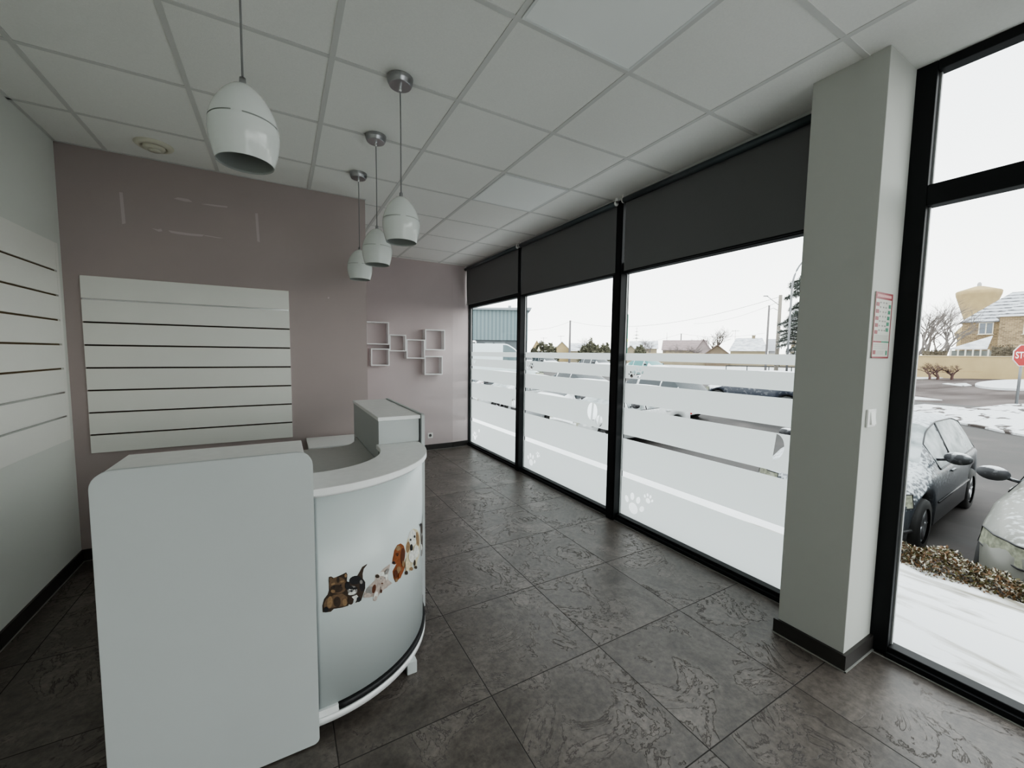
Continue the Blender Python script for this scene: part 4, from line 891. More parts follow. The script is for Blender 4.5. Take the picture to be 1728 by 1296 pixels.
def gable_house(x0, x1, d, depth, eave_y, ridge_y, label, wall, roof, ridge='x', hip=0, windows=(), chimney=None, into=None, ridge_x=None):
    """house whose front spans pixel columns x0..x1 at depth d; eave/ridge heights read at pixel rows"""
    xm = (x0+x1)/2
    if into is None: t, s = thing_at('house', xm, d, label, 'house', None)
    else: t, s, xm, dx = into; 
    D = rng(xm, d); am = ang(xm); lx = lambda q, DD=None: math.tan(ang(q)-am)*(DD or D)
    ze = zr_(xm, eave_y, D)-s.z; zr = zr_(xm, ridge_y, D+depth/2)-s.z if ridge == 'x' else zr_(xm, ridge_y, D)-s.z
    w = lx(x1)-lx(x0); xc = (lx(x1)+lx(x0))/2; yc = D-math.hypot(s.x, s.y)
    def ob_(nm, bm, m, par):
        if par is t: bmesh.ops.translate(bm, verts=bm.verts, vec=(xc, yc, 0))
        return obj(nm, bm, m, par, local=False)
    bm = NB(); box(bm, -w/2, w/2, 0, depth, -.6, ze)
    if ridge == 'y': prism(bm, [(-w/2, ze), (w/2, ze), (0, zr-.05)], 0, depth, axis='y')
    elif not hip and ridge_x is None: prism(bm, [(0, ze), (depth, ze), (depth/2, zr-.05)], -w/2, w/2, axis='x')
    ob_('wall', bm, wall, t)
    o = .3; bm = NB(); th = .15
    if ridge == 'y':
        for sgn in (-1, 1):
            k = (zr-ze)/(w/2); e = (sgn*(w/2+o), ze-o*k)
            a = [(e[0], e[1]), (0, zr), (0, zr+th), (e[0], e[1]+th)]; prism(bm, a, -o, depth+o, axis='y')
    else:
        hx = hip*w if ridge_x is None else lx(ridge_x, D+depth/2)-xc+w/2
        A = [(-w/2-o, -o, ze-.05), (w/2+o, -o, ze-.05), (w/2+o, depth+o, ze-.05), (-w/2-o, depth+o, ze-.05), (-w/2-(0 if (hip or ridge_x) else o)+hx, depth/2, zr), (w/2+(0 if (hip or ridge_x) else o)-hx, depth/2, zr)]
        v = [bm.verts.new(p) for p in A]
        for q in ((0, 1, 5, 4), (2, 3, 4, 5), (1, 2, 5), (3, 0, 4), (3, 2, 1, 0)): bm.faces.new([v[i] for i in q])
    ob_('roof', bm, roof, t)
    for (a, b, c, e) in windows:                                # pixel rectangle
        lx0, lx1 = lx(a)-xc, lx(b)-xc; DD = math.hypot(D, lx((a+b)/2)); z1, z0 = zr_((a+b)/2, c, DD)-s.z, zr_((a+b)/2, e, DD)-s.z
        bm = NB(); fr = .09; box(bm, lx0-fr, lx1+fr, -.06, .02, z0-fr, z0); box(bm, lx0-fr, lx1+fr, -.06, .02, z1, z1+fr); box(bm, lx0-fr, lx0, -.06, .02, z0, z1); box(bm, lx1, lx1+fr, -.06, .02, z0, z1); box(bm, (lx0+lx1)/2-.05, (lx0+lx1)/2+.05, -.06, .02, z0, z1); box(bm, lx0-fr*2, lx1+fr*2, -.14, .02, z0-fr*1.6, z0-fr)
        f = ob_('window', bm, winf, t)
        bm = NB(); box(bm, lx0+xc, lx1+xc, yc-.03, yc, z0, z1); obj('window_glass', bm, winm, f, local=False)
    if chimney:
        cx = lx(chimney[0], D+depth/2)-xc; zc = zr_(chimney[0], chimney[1], D+depth/2)-s.z; bm = NB(); box(bm, cx-.3, cx+.3, depth/2-.3, depth/2+.3, zr-1.0, zc); box(bm, cx-.36, cx+.36, depth/2-.36, depth/2+.36, zc, zc+.12); ob_('chimney', bm, wall, t)
    return (t, s, xm, 0)
# --- houses seen through the wide window
gable_house(1052, 1076, 70, 10, 594, 583, 'pale gabled house at the left edge of the wide window view', creamw2, whiteroof, 'y')
gable_house(1063, 1108, 82, 8, 588, 575.5, 'low house with a white snowy roof behind the small gable, below the conifer', creamw2, whiteroof, 'x')
pk = gable_house(1118, 1192, 88, 10, 591, 574, 'long house with a pinkish snow-dusted roof and a right gable, left of the bare tree', creamw2, pinkroof, 'x')
gable_house(1172, 1200, 84, 6, 592, 573, '', mat('pink_grey_gable', (.30, .25, .245), .85), pinkroof, 'y', into=pk)
gable_house(1190, 1230, 66, 8, 597.5, 583, 'small house with a brown timbered gable in front of the bare tree', mat('brown_gable', (.17, .13, .09), .85, var=.3, vscale=.5), mat('brown_roof_edge', (.14, .10, .08), .8), 'y')
gable_house(1232, 1294, 78, 12, 592, 570.5, 'house with a broad white roof left of the concrete pole', creamw2, whiteroof, 'x', hip=.12, chimney=(1270, 567))
gable_house(1296, 1312, 80, 8, 592, 572, 'grey roofed house just behind the concrete pole', mat('grey_render', (.40, .40, .42), .8), mat('grey_roof', (.42, .43, .46), .8), 'x')
gable_house(1334, 1430, 60, 9, 545, 522, 'stone house half hidden by the snowy pine beside the pillar', rstone, snowroof, 'x', windows=((1342, 1348, 548, 556),))
# --- houses seen through the middle window
gable_house(936, 960, 85, 8, 589, 577, 'yellow gabled house right of the near bush in the middle window', creamw, whiteroof, 'y')
gable_house(897, 914, 100, 8, 590, 575, 'small ochre roofed house left of the bushes', creamw, mat('ochre_roof', (.5, .42, .26), .8), 'y')
gable_house(962, 1000, 80, 8, 592, 579, 'low white roofed house right of the wooden pole', creamw2, whiteroof, 'x')
# --- right window: stone house, cream wall, water tower
hs = gable_house(1619, 1900, 46, 8, 539.5, 489.5, 'rubble stone house with snow-dusted tile roofs behind the stop sign', rstone, snowroof, 'x', windows=((1648.5, 1670, 545.5, 563),), ridge_x=1697)
gable_house(1681, 1900, 42.5, 8, 531, 488, '', rstone, snowroof, 'x', windows=((1724.5, 1738, 540, 562),), ridge_x=1752, into=hs)
# lean-to conservatory
t, s = thing_at('conservatory', 1650, 41, 'glazed lean-to with white posts and snowy sloped roof below the stone house window', 'conservatory')
bm = NB(); z0 = zpx(1650, 590, 41)-s.z; z1 = zpx(1650, 569, 43)-s.z
mk = msc(1650, 41); w0, w1 = (1600-1650)*mk, (1672-1650)*mk
v = [bm.verts.new(p) for p in ((w0, -.3, z0), (w1-.3, -.3, z0), (w1, 2.0, z1), (w0+1.6, 2.0, z1-.75))]; bm.faces.new(v); r_ = bmesh.ops.extrude_face_region(bm, geom=bm.faces[:]); bmesh.ops.translate(bm, verts=[e for e in r_['geom'] if isinstance(e, bmesh.types.BMVert)], vec=(0, 0, .1)); obj('lean_to_roof', bm, whiteroof, t, local=False)
bm = NB(); box(bm, w0, w1, .2, .3, 0, z0-.1); obj('glazing', bm, mat('conservatory_glass', (.20, .22, .21), .3, var=.3, vscale=1), t, local=False)
for k in range(6):
    x = w0+.1+(w1-w0-.3)*k/5; bm = NB(); box(bm, x-.06, x+.06, -.25, -.13, 0, z0+.02); obj('post', bm, winf, t, local=False)
# boundary wall (long)
def boundary(x0, d0, x1, d1, ytop, label, m, thick=.3, coping=True):
    a, b = site(x0, d0), site(x1, d1); L = (b-a).length; ang = math.atan2(b.y-a.y, b.x-a.x)
    t = empty('garden_wall', a, ang, label, 'wall'); zt = zpx((x0+x1)/2, ytop, (d0+d1)/2)-a.z
    bm = NB(); box(bm, 0, L, 0, thick, -.3, zt-.08); obj('wall_body', bm, m, t, local=False)
    bm = NB(); box(bm, 0, L, -.06, thick+.06, zt-.08, zt, bev=.01); obj('coping', bm, mat('coping_stone', (.50, .41, .26), .8), t, local=False); return t
boundary(1380, 38, 1790, 34, 600, 'long cream rendered boundary wall across the road', creamw)
boundary(1010, 78, 1375, 60, 596.5, 'long pale wall behind the far verge, just above the frosted film', creamw2)
# low dark hedges between wall and house
for (x0, x1, y0, y1, lab) in ((1556, 1598, 591, 600, 'dark low hedge behind the cream wall, below the bare trees'), (1672, 1712, 584, 600, 'dark hedge behind the cream wall left of the stop sign')):
    t, s = thing_at('hedge_block', (x0+x1)/2, 37.5, lab, 'hedge'); bm = NB(); w_ = (x1-x0)*msc((x0+x1)/2, 37.5)
    hh = zpx((x0+x1)/2, y0, 37.5)-s.z; gx = 14
    box(bm, -w_/2, w_/2, 0, .8, 0, hh-.1)
    for k in range(700):
        p = Vector((random.uniform(-w_/2, w_/2), random.uniform(-.1, .3), random.uniform(hh*.4, hh+.05))); q = Vector((random.gauss(0, 1), random.gauss(0, 1), random.gauss(0, 1)))*.09; u_ = Vector((random.gauss(0, 1), random.gauss(0, 1), random.gauss(0, 1)))*.09
        bm.faces.new([bm.verts.new(c) for c in (p, p+q, p+u_)])
    obj('foliage', bm, mat('dark_hedge', (.13, .11, .08), .8, var=.4, vscale=3), t, local=False, norm=False)
# water tower
t, s = thing_at('water_tower', 1641, 120, 'cream funnel-shaped water tower rising behind the stone house', 'water tower')
k = msc(1648, 120); zt = zpx(1652, 494, 120)-s.z; zm = zpx(1652, 540, 120)-s.z
bm = NB(); lathe(bm, [(4, -1), (3.4, zm*.55), (4.2, zm-4), (34*k*.55, zm-1), (39*k, zt-1), (40*k, zt), (38*k, zt+.3), (8*k, zt+1.6), (.01, zt+1.6)], 40); obj('tower_body', bm, creamw, t, local=False)
bm = NB(); lathe(bm, [(4*k, zt+1.5), (4*k, zt+2.3), (2*k, zt+2.8), (.01, zt+2.8)], 16); obj('roof_vent', bm, mat('vent_grey', (.4, .4, .4), .6), t, local=False)
# warehouse
t, s = thing_at('warehouse', 838, 48, 'blue-grey corrugated warehouse with a white round sign beyond the far end window', 'building')
cor, tt, bb = nt('corrugated_blue_cladding'); bb.inputs['Roughness'].default_value = .5
tc = N(tt, 'ShaderNodeTexCoord'); sp = N(tt, 'ShaderNodeSeparateXYZ'); tt.links.new(tc.outputs['Object'], sp.inputs[0]); mu = N(tt, 'ShaderNodeMath', operation='MULTIPLY'); mu.inputs[1].default_value = 14; tt.links.new(sp.outputs['X'], mu.inputs[0]); sn = N(tt, 'ShaderNodeMath', operation='SINE'); tt.links.new(mu.outputs[0], sn.inputs[0])
rr = N(tt, 'ShaderNodeValToRGB'); rr.color_ramp.elements[0].color = (.10, .15, .165, 1); rr.color_ramp.elements[1].color = (.17, .235, .25, 1); mr = N(tt, 'ShaderNodeMapRange'); mr.inputs['From Min'].default_value = -1; tt.links.new(sn.outputs[0], mr.inputs['Value']); tt.links.new(mr.outputs['Result'], rr.inputs['Fac']); tt.links.new(rr.outputs[0], bb.inputs['Base Color'])
k = 48/F; zt = zpx(838, 524, 48)-s.z; zl = zpx(838, 574, 48)-s.z
bm = NB(); box(bm, -170*k, 52*k, 0, 25, zl, zt); obj('cladding', bm, cor, t, local=False)
bm = NB(); box(bm, -170*k, 52*k, .3, 24, -.6, zl); obj('base_wall', bm, mat('dark_base_wall', (.10, .12, .13), .6), t, local=False)
bm = NB(); prism(bm, [(-170*k, zt), (56*k, zt), (58*k, zt+.32), (-170*k, zt+.05)], -.4, 25, axis='y'); obj('roof_edge', bm, mat('eave_grey', (.25, .29, .31), .5), t, local=False)
bm = NB(); box(bm, 20*k, 25*k, 3, 4, zt, zt+.9); obj('roof_vent', bm, mat('roof_box', (.35, .38, .40), .5), t, local=False)
for a, b in ((-20, -6), (-4, 14)):
    bm = NB(); box(bm, a*k, b*k, -.05, .3, .2, zl-.3); obj('shutter_door', bm, mat('door_grey', (.2, .24, .25), .5), t, local=False)
bm = NB(); lathe(bm, [(.001, -.15), (.30, -.15), (.30, -.05)], 24, (-38*k, 0, zl-.35), axis='y'); box(bm, -38*k-.14, -38*k+.14, -.17, -.15, zl-.40, zl-.30, mi=1); o = obj('round_sign', bm, [mat('sign_white', (.85, .86, .86), .4), dark_m], t, local=False)

# poles, wires and lamps
conc = mat('concrete_pole', (.24, .22, .19), .8); pole_m = mat('dark_pole', (.16, .15, .15), .7); galv = mat('galvanised_grey', (.20, .21, .22), .45, .4); wirem = mat('black_wire', (.10, .10, .10), .6)
def pole(name, x, d, ytop, r0, r1, m, label, cat='pole'):
    s = site(x, d); t = empty(name, s, RZ, label, cat); h = zpx(x, ytop, d)-s.z
    bm = NB(); tube(bm, [(0, 0, -.2), (0, 0, h)], r0, 10, r2=r1); obj('shaft', bm, m, t, local=False); return t, h, s
t1, h1, s1 = pole('utility_pole', 961, 75, 541, .22, .16, pole_m, 'dark utility pole seen through the middle window')
t2, h2, s2 = pole('utility_pole', 1311, 42, 499, .20, .16, conc, 'pale concrete utility pole with a lamp arm left of the pine')
bm = NB(); tube(bm, [(0, 0, h2-1.1), (-.8, 0, h2-.55), (-1.35, 0, h2-.15)], .035, 8); o = obj('lamp_arm', bm, galv, t2, local=False)
bm = NB(); box(bm, -1.75, -1.3, -.08, .08, h2-.17, h2-.08, bev=.02); obj('lamp_head', bm, galv, o, local=False)
t3, h3, s3 = pole('utility_pole', 1293, 47, 516, .13, .10, pole_m, 'thin dark pole just left of the concrete pole')
bm = NB(); tube(bm, [(0, 0, h3-.5), (.5, 0, h3-.3), (1.0, 0, h3-.55)], .03, 6); obj('bracket_arm', bm, galv, t3, local=False)
s = site(1329, 30); t = empty('street_lamp', s, RZ, 'tall grey street lamp with a curved arching arm beside the pillar', 'street lamp')
zt = zpx(1342, 436, 30)-s.z; zc = zpx(1330, 490, 30)-s.z; k = 30/F
pts = [(0, 0, 0), (0, 0, zc*.5), (.0, 0, zc)]+[((33)*k*(1-math.cos(a)), 0, zc+(zt-zc)*math.sin(a)) for a in [PI/2*j/10 for j in range(1, 11)]]
bm = NB(); tube(bm, pts, .075, 10, r2=.045); obj('arched_pole', bm, galv, t, local=False)
bm = NB(); box(bm, 33*k, 33*k+.6, -.12, .12, zt-.08, zt+.06, bev=.03); obj('lamp_head', bm, galv, t, local=False)
def wire(a, b, sag, label, r=.018):
    bm = NB(); pts = [a.lerp(b, i/16)-Vector((0, 0, sag*4*(i/16)*(1-i/16))) for i in range(17)]; tube(bm, pts, r, 5)
    o = obj('overhead_wire', bm, wirem); tag(o, label, 'wire'); return o
A1 = s1+Vector((0, 0, h1-.15)); A2 = s2+Vector((0, 0, h2-.15))
wire(A1, A2, 1.9, 'long sagging overhead wire joining the dark pole to the concrete pole', .022)
wire(pd(1170, 546, 60), s2+Vector((0, 0, h2-.6)), .6, 'lower overhead wire reaching the concrete pole from the left', .016)
wire(pd(880, 557, 60), A1, .5, 'overhead wire running left from the dark pole to the warehouse', .022)
t, h, s = pole('utility_pole', 1148, 95, 563, .16, .12, pole_m, 'short distant pole above the pinkish roof')
wire(pd(1060, 583, 95), s+Vector((0, 0, h)), .3, 'faint distant wire left of the short pole', .025); wire(s+Vector((0, 0, h)), pd(1290, 562, 80), .8, 'faint distant wire right of the short pole', .025)
# tv antennas
for (x, d, yt, lab) in ((1239, 84, 557, 'tv antenna on the broad white roof'), (946, 88, 566, 'tv antenna near the yellow gabled house'), (917, 90, 569, 'small tv antenna above the bushes')):
    s = site(x, d); h = zpx(x, yt, d)-s.z; t = empty('tv_antenna', s, RZ, lab, 'antenna')
    bm = NB(); tube(bm, [(0, 0, 0), (0, 0, h)], .035, 5); obj('mast', bm, pole_m, t, local=False)
    bm = NB(); tube(bm, [(-.7, 0, h-.25), (.8, 0, h-.15)], .03, 5)
    for q in (-.6, -.3, 0, .3, .6): tube(bm, [(q, -.25, h-.2), (q, .25, h-.2)], .02, 4)
    obj('crossbar', bm, pole_m, t, local=False)
# pharmacy-style green sign at the mullion
t, s = thing_at('projecting_sign', 1053, 20, 'tall narrow green sign board beside the wide black mullion', 'sign')
k = 20/F; z1 = zpx(1053, 533, 20)-s.z; z0 = zpx(1053, 596, 20)-s.z; zm_ = zpx(1053, 574, 20)-s.z
bm = NB(); box(bm, -.10, 5*k, -.6, 0, z0, z1, bev=.01); obj('sign_board', bm, mat('sign_green', (.01, .20, .13), .4), t, local=False)
bm = NB(); box(bm, -.12, 5*k+.012, -.62, -.4, zm_-.10, zm_+.03); obj('sign_band', bm, mat('sign_yellow_green', (.45, .65, .10), .4), t, local=False)
bm = NB(); tube(bm, [(.02, -.3, 0), (.02, -.3, z0)], .06, 8); obj('sign_post', bm, galv, t, local=False)
# triangular warning sign
t, s = thing_at('warning_sign', 909, 40, 'small pale triangular road sign in front of the bushes', 'road sign')
k = 40/F; zb_ = zpx(909, 592, 40)-s.z; z2_ = zpx(909, 584.5, 40)-s.z
bm = NB(); prism(bm, [(-3*k, zb_), (3*k, zb_), (0, z2_)], -.03, 0, axis='y'); obj('sign_plate', bm, mat('sign_pale_yellow', (.80, .78, .60), .5), t, local=False)
bm = NB(); tube(bm, [(0, .03, 0), (0, .03, zb_)], .04, 6); obj('sign_post', bm, galv, t, local=False)
# STOP sign
dS = 15.0; pc = pd(1727, 600, dS); base = pd(1711, 683, dS); 
t = empty('stop_sign', (pc.x, pc.y, gz(pc.x)), RZ, 'red octagonal STOP sign on a grey post, at the right edge', 'road sign')
zc = pc.z-gz(pc.x); R_ = .40/math.cos(PI/8); 
def octo(r): return [(r*math.cos(PI/8+PI/4*k), zc+r*math.sin(PI/8+PI/4*k)) for k in range(8)]
bm = NB(); prism(bm, octo(R_), -.025, 0, axis='y'); obj('sign_border', bm, mat('sign_border_white', (.70, .62, .60), .45), t, local=False)
bm = NB(); prism(bm, octo(R_*.93), -.029, -.024, axis='y'); pl = obj('sign_face', bm, mat('sign_red', (.36, .004, .008), .4), t, local=False)
cu = bpy.data.curves.new('stop_text', 'FONT'); cu.body = 'STOP'; cu.align_x = 'CENTER'; cu.align_y = 'CENTER'; cu.size = .34; cu.extrude = .002; cu.offset = .006
to = bpy.data.objects.new('stop_text', cu); C.objects.link(to); bpy.context.view_layer.update()
dg = bpy.context.evaluated_depsgraph_get(); me = bpy.data.meshes.new_from_object(to.evaluated_get(dg)); bpy.data.objects.remove(to)
me.transform(Matrix.Translation((0, -.032, zc)) @ Matrix.Rotation(PI/2, 4, 'X') @ Matrix.Diagonal((.82, 1.0, 1, 1)))
me.materials.clear(); me.materials.append(mat('letter_white', (.88, .86, .86), .5)); lo_ = bpy.data.objects.new('lettering', me); C.objects.link(lo_); lo_.parent = pl; lo_['label'] = 'white letters STOP'
bm = NB(); tube(bm, [(-.02, .04, 0), (0, .03, zc+.3)], .04, 10); obj('sign_post', bm, galv, t, local=False)
# thin whip antenna of the parked car
bm = NB(); a = pd(1536, 693, 6.4); b = pd(1543, 654, 6.6); tube(bm, [a, b], .005, 5, r2=.002); obj('roof_antenna', bm, trimb, c1)

# ------------------------------------------------------------------ trees
bark = mat('winter_bark', (.12, .10, .09), .9); bark_f = mat('frosted_bark', (.17, .15, .14), .9)
def bare_tree(name, x, d, ytop, label, m, spread=.55, trunk=.16, lean=0, depth_=6, seed=1, cat='tree', group=None, lowbranch=.25):
    rnd = random.Random(seed); s = site(x, d); h = zpx(x, ytop, d)-s.z; t = empty(name, s, RZ, label, cat, group)
    bt = NB(); bb_ = NB()
    def br(bm, p, d_, L, r, lev):
        q = p+d_*L*.5+Vector((rnd.gauss(0, .04), rnd.gauss(0, .04), 0))*L; e = q+(d_+Vector((rnd.gauss(0, .15), rnd.gauss(0, .15), rnd.gauss(.08, .1)))).normalized()*L*.5
        tube(bm, [p, q, e], r, 5 if lev < 3 else 3, r2=r*.62, cap=False)
        if lev >= depth_: return
        nn = 3 if lev < 4 else 2+(rnd.random() < .6)
        for _ in range(nn):
            a = rnd.uniform(0, 2*PI); sp = rnd.uniform(.35, 1.0)*spread*1.5
            side = Vector((math.cos(a), math.sin(a), rnd.uniform(-.15, .3)))
            nd = (d_+side*sp).normalized(); f = rnd.uniform(.35, 1)
            br(bb_, p.lerp(e, f), nd, L*rnd.uniform(.62, .82), r*.58*(1.1-f*.25), lev+1)
    L0 = h*.30; br(bt, Vector((0, 0, -.1)), Vector((lean, 0, 1)).normalized(), L0, trunk*1.25, 0)
    zmax = max((v.co.z for v in bb_.verts), default=1); k = h/zmax
    for b_ in (bt, bb_): bmesh.ops.scale(b_, vec=(k, k, k), verts=b_.verts)
    obj('trunk', bt, m, t, local=False); obj('branches', bb_, m, t, local=False); return t
bare_tree('bare_tree', 1568, 40, 503, 'large bare winter tree beside the black window frame', bark_f, .62, .13, .1, 6, 3)
bare_tree('bare_tree', 1540, 42, 498, 'bare tree half behind the black window frame', bark_f, .6, .12, .15, 6, 5)
bare_tree('bare_tree', 1590, 43, 514, 'slender bare tree nearest the stone house', bark_f, .5, .10, .1, 5, 11)
bare_tree('bare_tree', 1206, 84, 548, 'round bare tree behind the small brown gable', bark, .55, .16, 0, 6, 9)
bare_tree('bare_tree', 1173, 98, 566, 'faint bare shrub-like tree above the pinkish roof', bark_f, .7, .10, 0, 5, 13)
bare_tree('bare_tree', 1092, 76, 570, 'frosted bare tree right of the conifer', bark_f, .8, .10, 0, 6, 17)
bare_tree('bare_tree', 990, 78, 566, 'spreading bare tree at the right of the middle window', bark_f, .8, .10, 0, 6, 19)
for i, (x, yt, lab) in enumerate(((1130, 578, 'frosted shrub in front of the pinkish roof, left one'), (1152, 580, 'frosted shrub in front of the pinkish roof, middle one'), (1174, 579, 'frosted shrub in front of the pink gable'))):
    bare_tree('frosted_shrub', x, 72, yt, lab, bark_f, 1.0, .06, 0, 6, 23+i, 'shrub', 'frosted shrubs before the pinkish roof')
dryb = mat('dry_reddish_twigs', (.09, .05, .045), .9)
for i, (x, yt, lab) in enumerate(((1572, 611, 'dry reddish shrub at the foot of the cream wall, left one'), (1586, 611, 'dry reddish shrub at the foot of the cream wall, second from left'), (1610, 614, 'small dry reddish shrub at the foot of the cream wall, rightmost'))):
    bare_tree('dry_shrub', x, 33, yt, lab, dryb, 1.2, .05, 0, 5, 31+i, 'shrub', 'dry reddish shrubs at the cream wall')
needle = mat('dark_needles', (.055, .075, .055), .8, var=.4, vscale=6); needle_s = two('needles_with_snow', (.06, .075, .06), (.80, .82, .82), 6, .45, .55, .8, nz=(.3, .8))
def conifer(x, d, ytop, width_px, label, m, seed=2, tiers=10, base_z=0, droop=.25):
    rnd = random.Random(seed); s = site(x, d); h = zpx(x, ytop, d)-s.z; R0 = width_px/2/F*d; t = empty('conifer_tree', s, RZ, label, 'tree')
    bm = NB(); tube(bm, [(0, 0, -.1), (0, 0, h*.95)], .03*h*.35, 7, r2=.02); obj('trunk', bm, bark, t, local=False)
    bm = NB()
    for i in range(tiers):
        f = i/tiers; z = h*(.12+.86*f); r = R0*(1-f)**.85+.05*R0
        nb = 11
        for k in range(nb):
            a = 2*PI*(k+rnd.random()*.7)/nb; rr = r*rnd.uniform(.7, 1.1); dv = Vector((math.cos(a), math.sin(a), 0)); p = Vector((0, 0, z+h*.03)); e = p+dv*rr-Vector((0, 0, rr*droop*rnd.uniform(.6, 1.4)))
            sd = dv.cross(Vector((0, 0, 1)))*rr*.20
            for q in range(7):
                f1 = q/7; c = p.lerp(e, f1); wd = sd*(1.2-f1)*rnd.uniform(.6, 1.3); c2 = p.lerp(e, min(1.05, f1+.3))-Vector((0, 0, rr*.09*rnd.random()))
                bm.faces.new([bm.verts.new(v) for v in (c, c2+wd, p.lerp(e, min(1.1, f1+.38)), c2-wd)])
    obj('foliage', bm, m, t, local=False, norm=False); return t
conifer(1073, 88, 549, 22, 'conifer tree with dark drooping branches above the white roof', needle, 2)
conifer(1124, 96, 559, 7, 'narrow dark cypress at the left end of the pinkish roof', needle, 4, 14, droop=-.6)
conifer(1206, 82, 565, 16, 'small green conifer in front of the round bare tree', needle, 6)
# big snowy pine: trunk with drooping layered boughs
def pine(x, d, ytop, label):
    rnd = random.Random(12); s = site(x, d); h = zpx(x, ytop, d)-s.z; t = empty('snowy_pine', s, RZ, label, 'tree')
    bm = NB(); tube(bm, [(0, 0, -.2), (-.1, 0, h*.5), (.05, 0, h)], .20, 9, r2=.05); obj('trunk', bm, bark, t, local=False)
    bb_ = NB(); bf = NB()
    for i in range(70):
        z = h*(.10+.88*i/69); a = rnd.uniform(0, 2*PI) if i % 3 else rnd.choice([PI, 0])+rnd.gauss(0, .3)
        L = (1.0-.60*(z/h))*rnd.uniform(1.3, 2.7); dv = Vector((math.cos(a), math.sin(a), 0)); p = Vector((0, 0, z)); m_ = p+dv*L*.5+Vector((0, 0, .18)); e = p+dv*L-Vector((0, 0, .15*rnd.random()))
        tube(bb_, [p, m_, e], .035, 5, r2=.012)
        for q in range(14):
            f1 = .25+.8*q/13; c = (p.lerp(m_, f1*2) if f1 < .5 else m_.lerp(e, (f1-.5)*2))
            for w_ in range(46):
                dd = Vector((rnd.gauss(0, 1), rnd.gauss(0, 1), rnd.gauss(0, .5))).normalized(); l = rnd.uniform(.14, .38); sd = dd.cross(Vector((0, 0, 1))).normalized()*.035 if abs(dd.z) < .98 else Vector((.03, 0, 0))
                bf.faces.new([bf.verts.new(v) for v in (c-sd, c+sd, c+dd*l+sd*.4, c+dd*l-sd*.4)])
    obj('boughs', bb_, bark, t, local=False); obj('needle_foliage', bf, needle_s, t, local=False, norm=False)
pine(1352, 36, 462, 'tall dark pine laden with snow, partly hidden by the white pillar')
# evergreen bushes seen through the middle window
busm = two('bush_leaves', (.045, .05, .025), (.22, .21, .15), 3, .4, .65, .85)
def bush(x0, x1, d, ytop, label, seed):
    rnd = random.Random(seed); t, s = thing_at('evergreen_bush', (x0+x1)/2, d, label, 'bush', 'evergreen bushes beyond the car park'); w_ = (x1-x0)*msc((x0+x1)/2, d); h = zpx((x0+x1)/2, ytop, d)-s.z; bm = NB()
    for k in range(3800):
        u = rnd.uniform(-1, 1); v = rnd.random(); a = rnd.uniform(-PI, 0); rr = math.sqrt(max(0, 1-u*u*.85))
        b_ = rnd.uniform(0, PI); lump = 1+.10*math.sin(u*8+seed)+.06*math.sin(u*21+seed*2+b_*3)
        p = Vector((u*w_/2, -math.cos(b_)*1.3*rr, h*(.12+.86*math.sin(b_)*rr*lump*v**.15)))
        s1_ = Vector((rnd.gauss(0, 1), rnd.gauss(0, 1), rnd.gauss(0, 1)))*.15; s2_ = Vector((rnd.gauss(0, 1), rnd.gauss(0, 1), rnd.gauss(0, 1)))*.15
        bm.faces.new([bm.verts.new(c) for c in (p, p+s1_, p+s2_)])
    obj('foliage', bm, busm, t, local=False, norm=False)
    bm = NB()
    for q in (-.25, 0, .25): tube(bm, [(q*w_, 0, -.1), (q*w_*1.2, 0, h*.5)], .06, 5)
    obj('stems', bm, bark, t, local=False)
bush(893, 942, 55, 579, 'broad evergreen bush left of the dark utility pole', 3)
bush(977, 1016, 55, 577, 'evergreen bush right of the dark utility pole', 8)
bush(1010, 1032, 56, 581, 'evergreen bush touching the wide black mullion', 5)
bush(1070, 1090, 62, 584, 'brownish bush at the left of the wide window, above the film', 6)

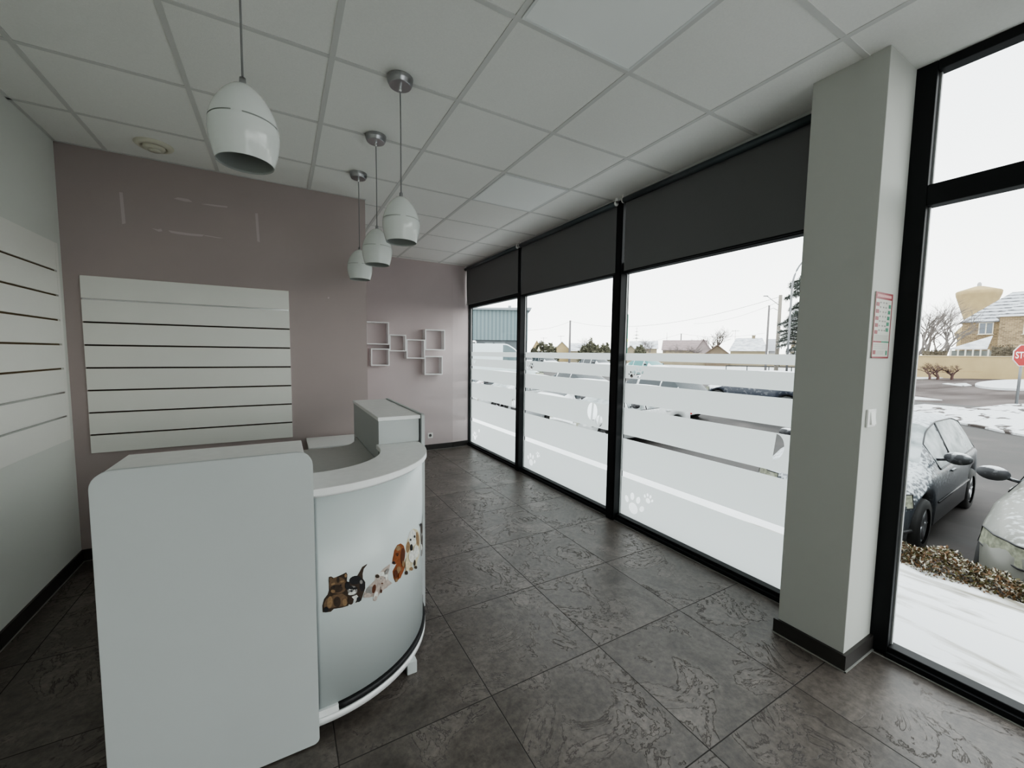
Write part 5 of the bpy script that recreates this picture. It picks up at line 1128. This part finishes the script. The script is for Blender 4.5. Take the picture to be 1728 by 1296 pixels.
# ================================================================== LIGHT
w = bpy.data.worlds.new('overcast'); sc.world = w; w.use_nodes = True; t = w.node_tree; t.nodes.clear()
o = N(t, 'ShaderNodeOutputWorld'); bg = N(t, 'ShaderNodeBackground'); tc = N(t, 'ShaderNodeTexCoord'); sp = N(t, 'ShaderNodeSeparateXYZ'); t.links.new(tc.outputs['Generated'], sp.inputs[0])
r = N(t, 'ShaderNodeValToRGB'); e = r.color_ramp.elements; e[0].position = 0; e[0].color = (.80, .81, .785, 1); e[1].position = .5; e[1].color = (.54, .57, .58, 1)
n = N(t, 'ShaderNodeTexNoise'); n.inputs['Scale'].default_value = 2.2; n.inputs['Detail'].default_value = 3; t.links.new(tc.outputs['Generated'], n.inputs['Vector'])
a = N(t, 'ShaderNodeMath', operation='MULTIPLY_ADD'); a.inputs[1].default_value = .25; t.links.new(n.outputs['Fac'], a.inputs[0]); t.links.new(sp.outputs['Z'], a.inputs[2])
sb = N(t, 'ShaderNodeMath', operation='SUBTRACT'); t.links.new(a.outputs[0], sb.inputs[0]); sb.inputs[1].default_value = .12
t.links.new(sb.outputs[0], r.inputs['Fac']); t.links.new(r.outputs[0], bg.inputs['Color']); bg.inputs['Strength'].default_value = 1.0; t.links.new(bg.outputs[0], o.inputs[0])
# daylight portals in the window openings help the sky light find its way in
def portal(y0, y1, z0, z1):
    l = bpy.data.lights.new('window_portal', 'AREA'); l.shape = 'RECTANGLE'; l.size = z1-z0; l.size_y = y1-y0; l.cycles.is_portal = True
    ob = bpy.data.objects.new('window_portal', l); C.objects.link(ob); ob.location = (XG+.08, (y0+y1)/2, (z0+z1)/2); ob.rotation_euler = (0, PI/2, 0)
sc.view_settings.view_transform = 'AgX'; sc.view_settings.look = 'AgX - Medium High Contrast'; sc.view_settings.exposure = 2.45; sc.view_settings.gamma = 1
sc.cycles.use_denoising = True; sc.cycles.max_bounces = 14; sc.cycles.diffuse_bounces = 9; sc.cycles.transparent_max_bounces = 24; sc.cycles.transmission_bounces = 8
sc.cycles.caustics_reflective = False; sc.cycles.caustics_refractive = False; sc.cycles.sample_clamp_indirect = 6
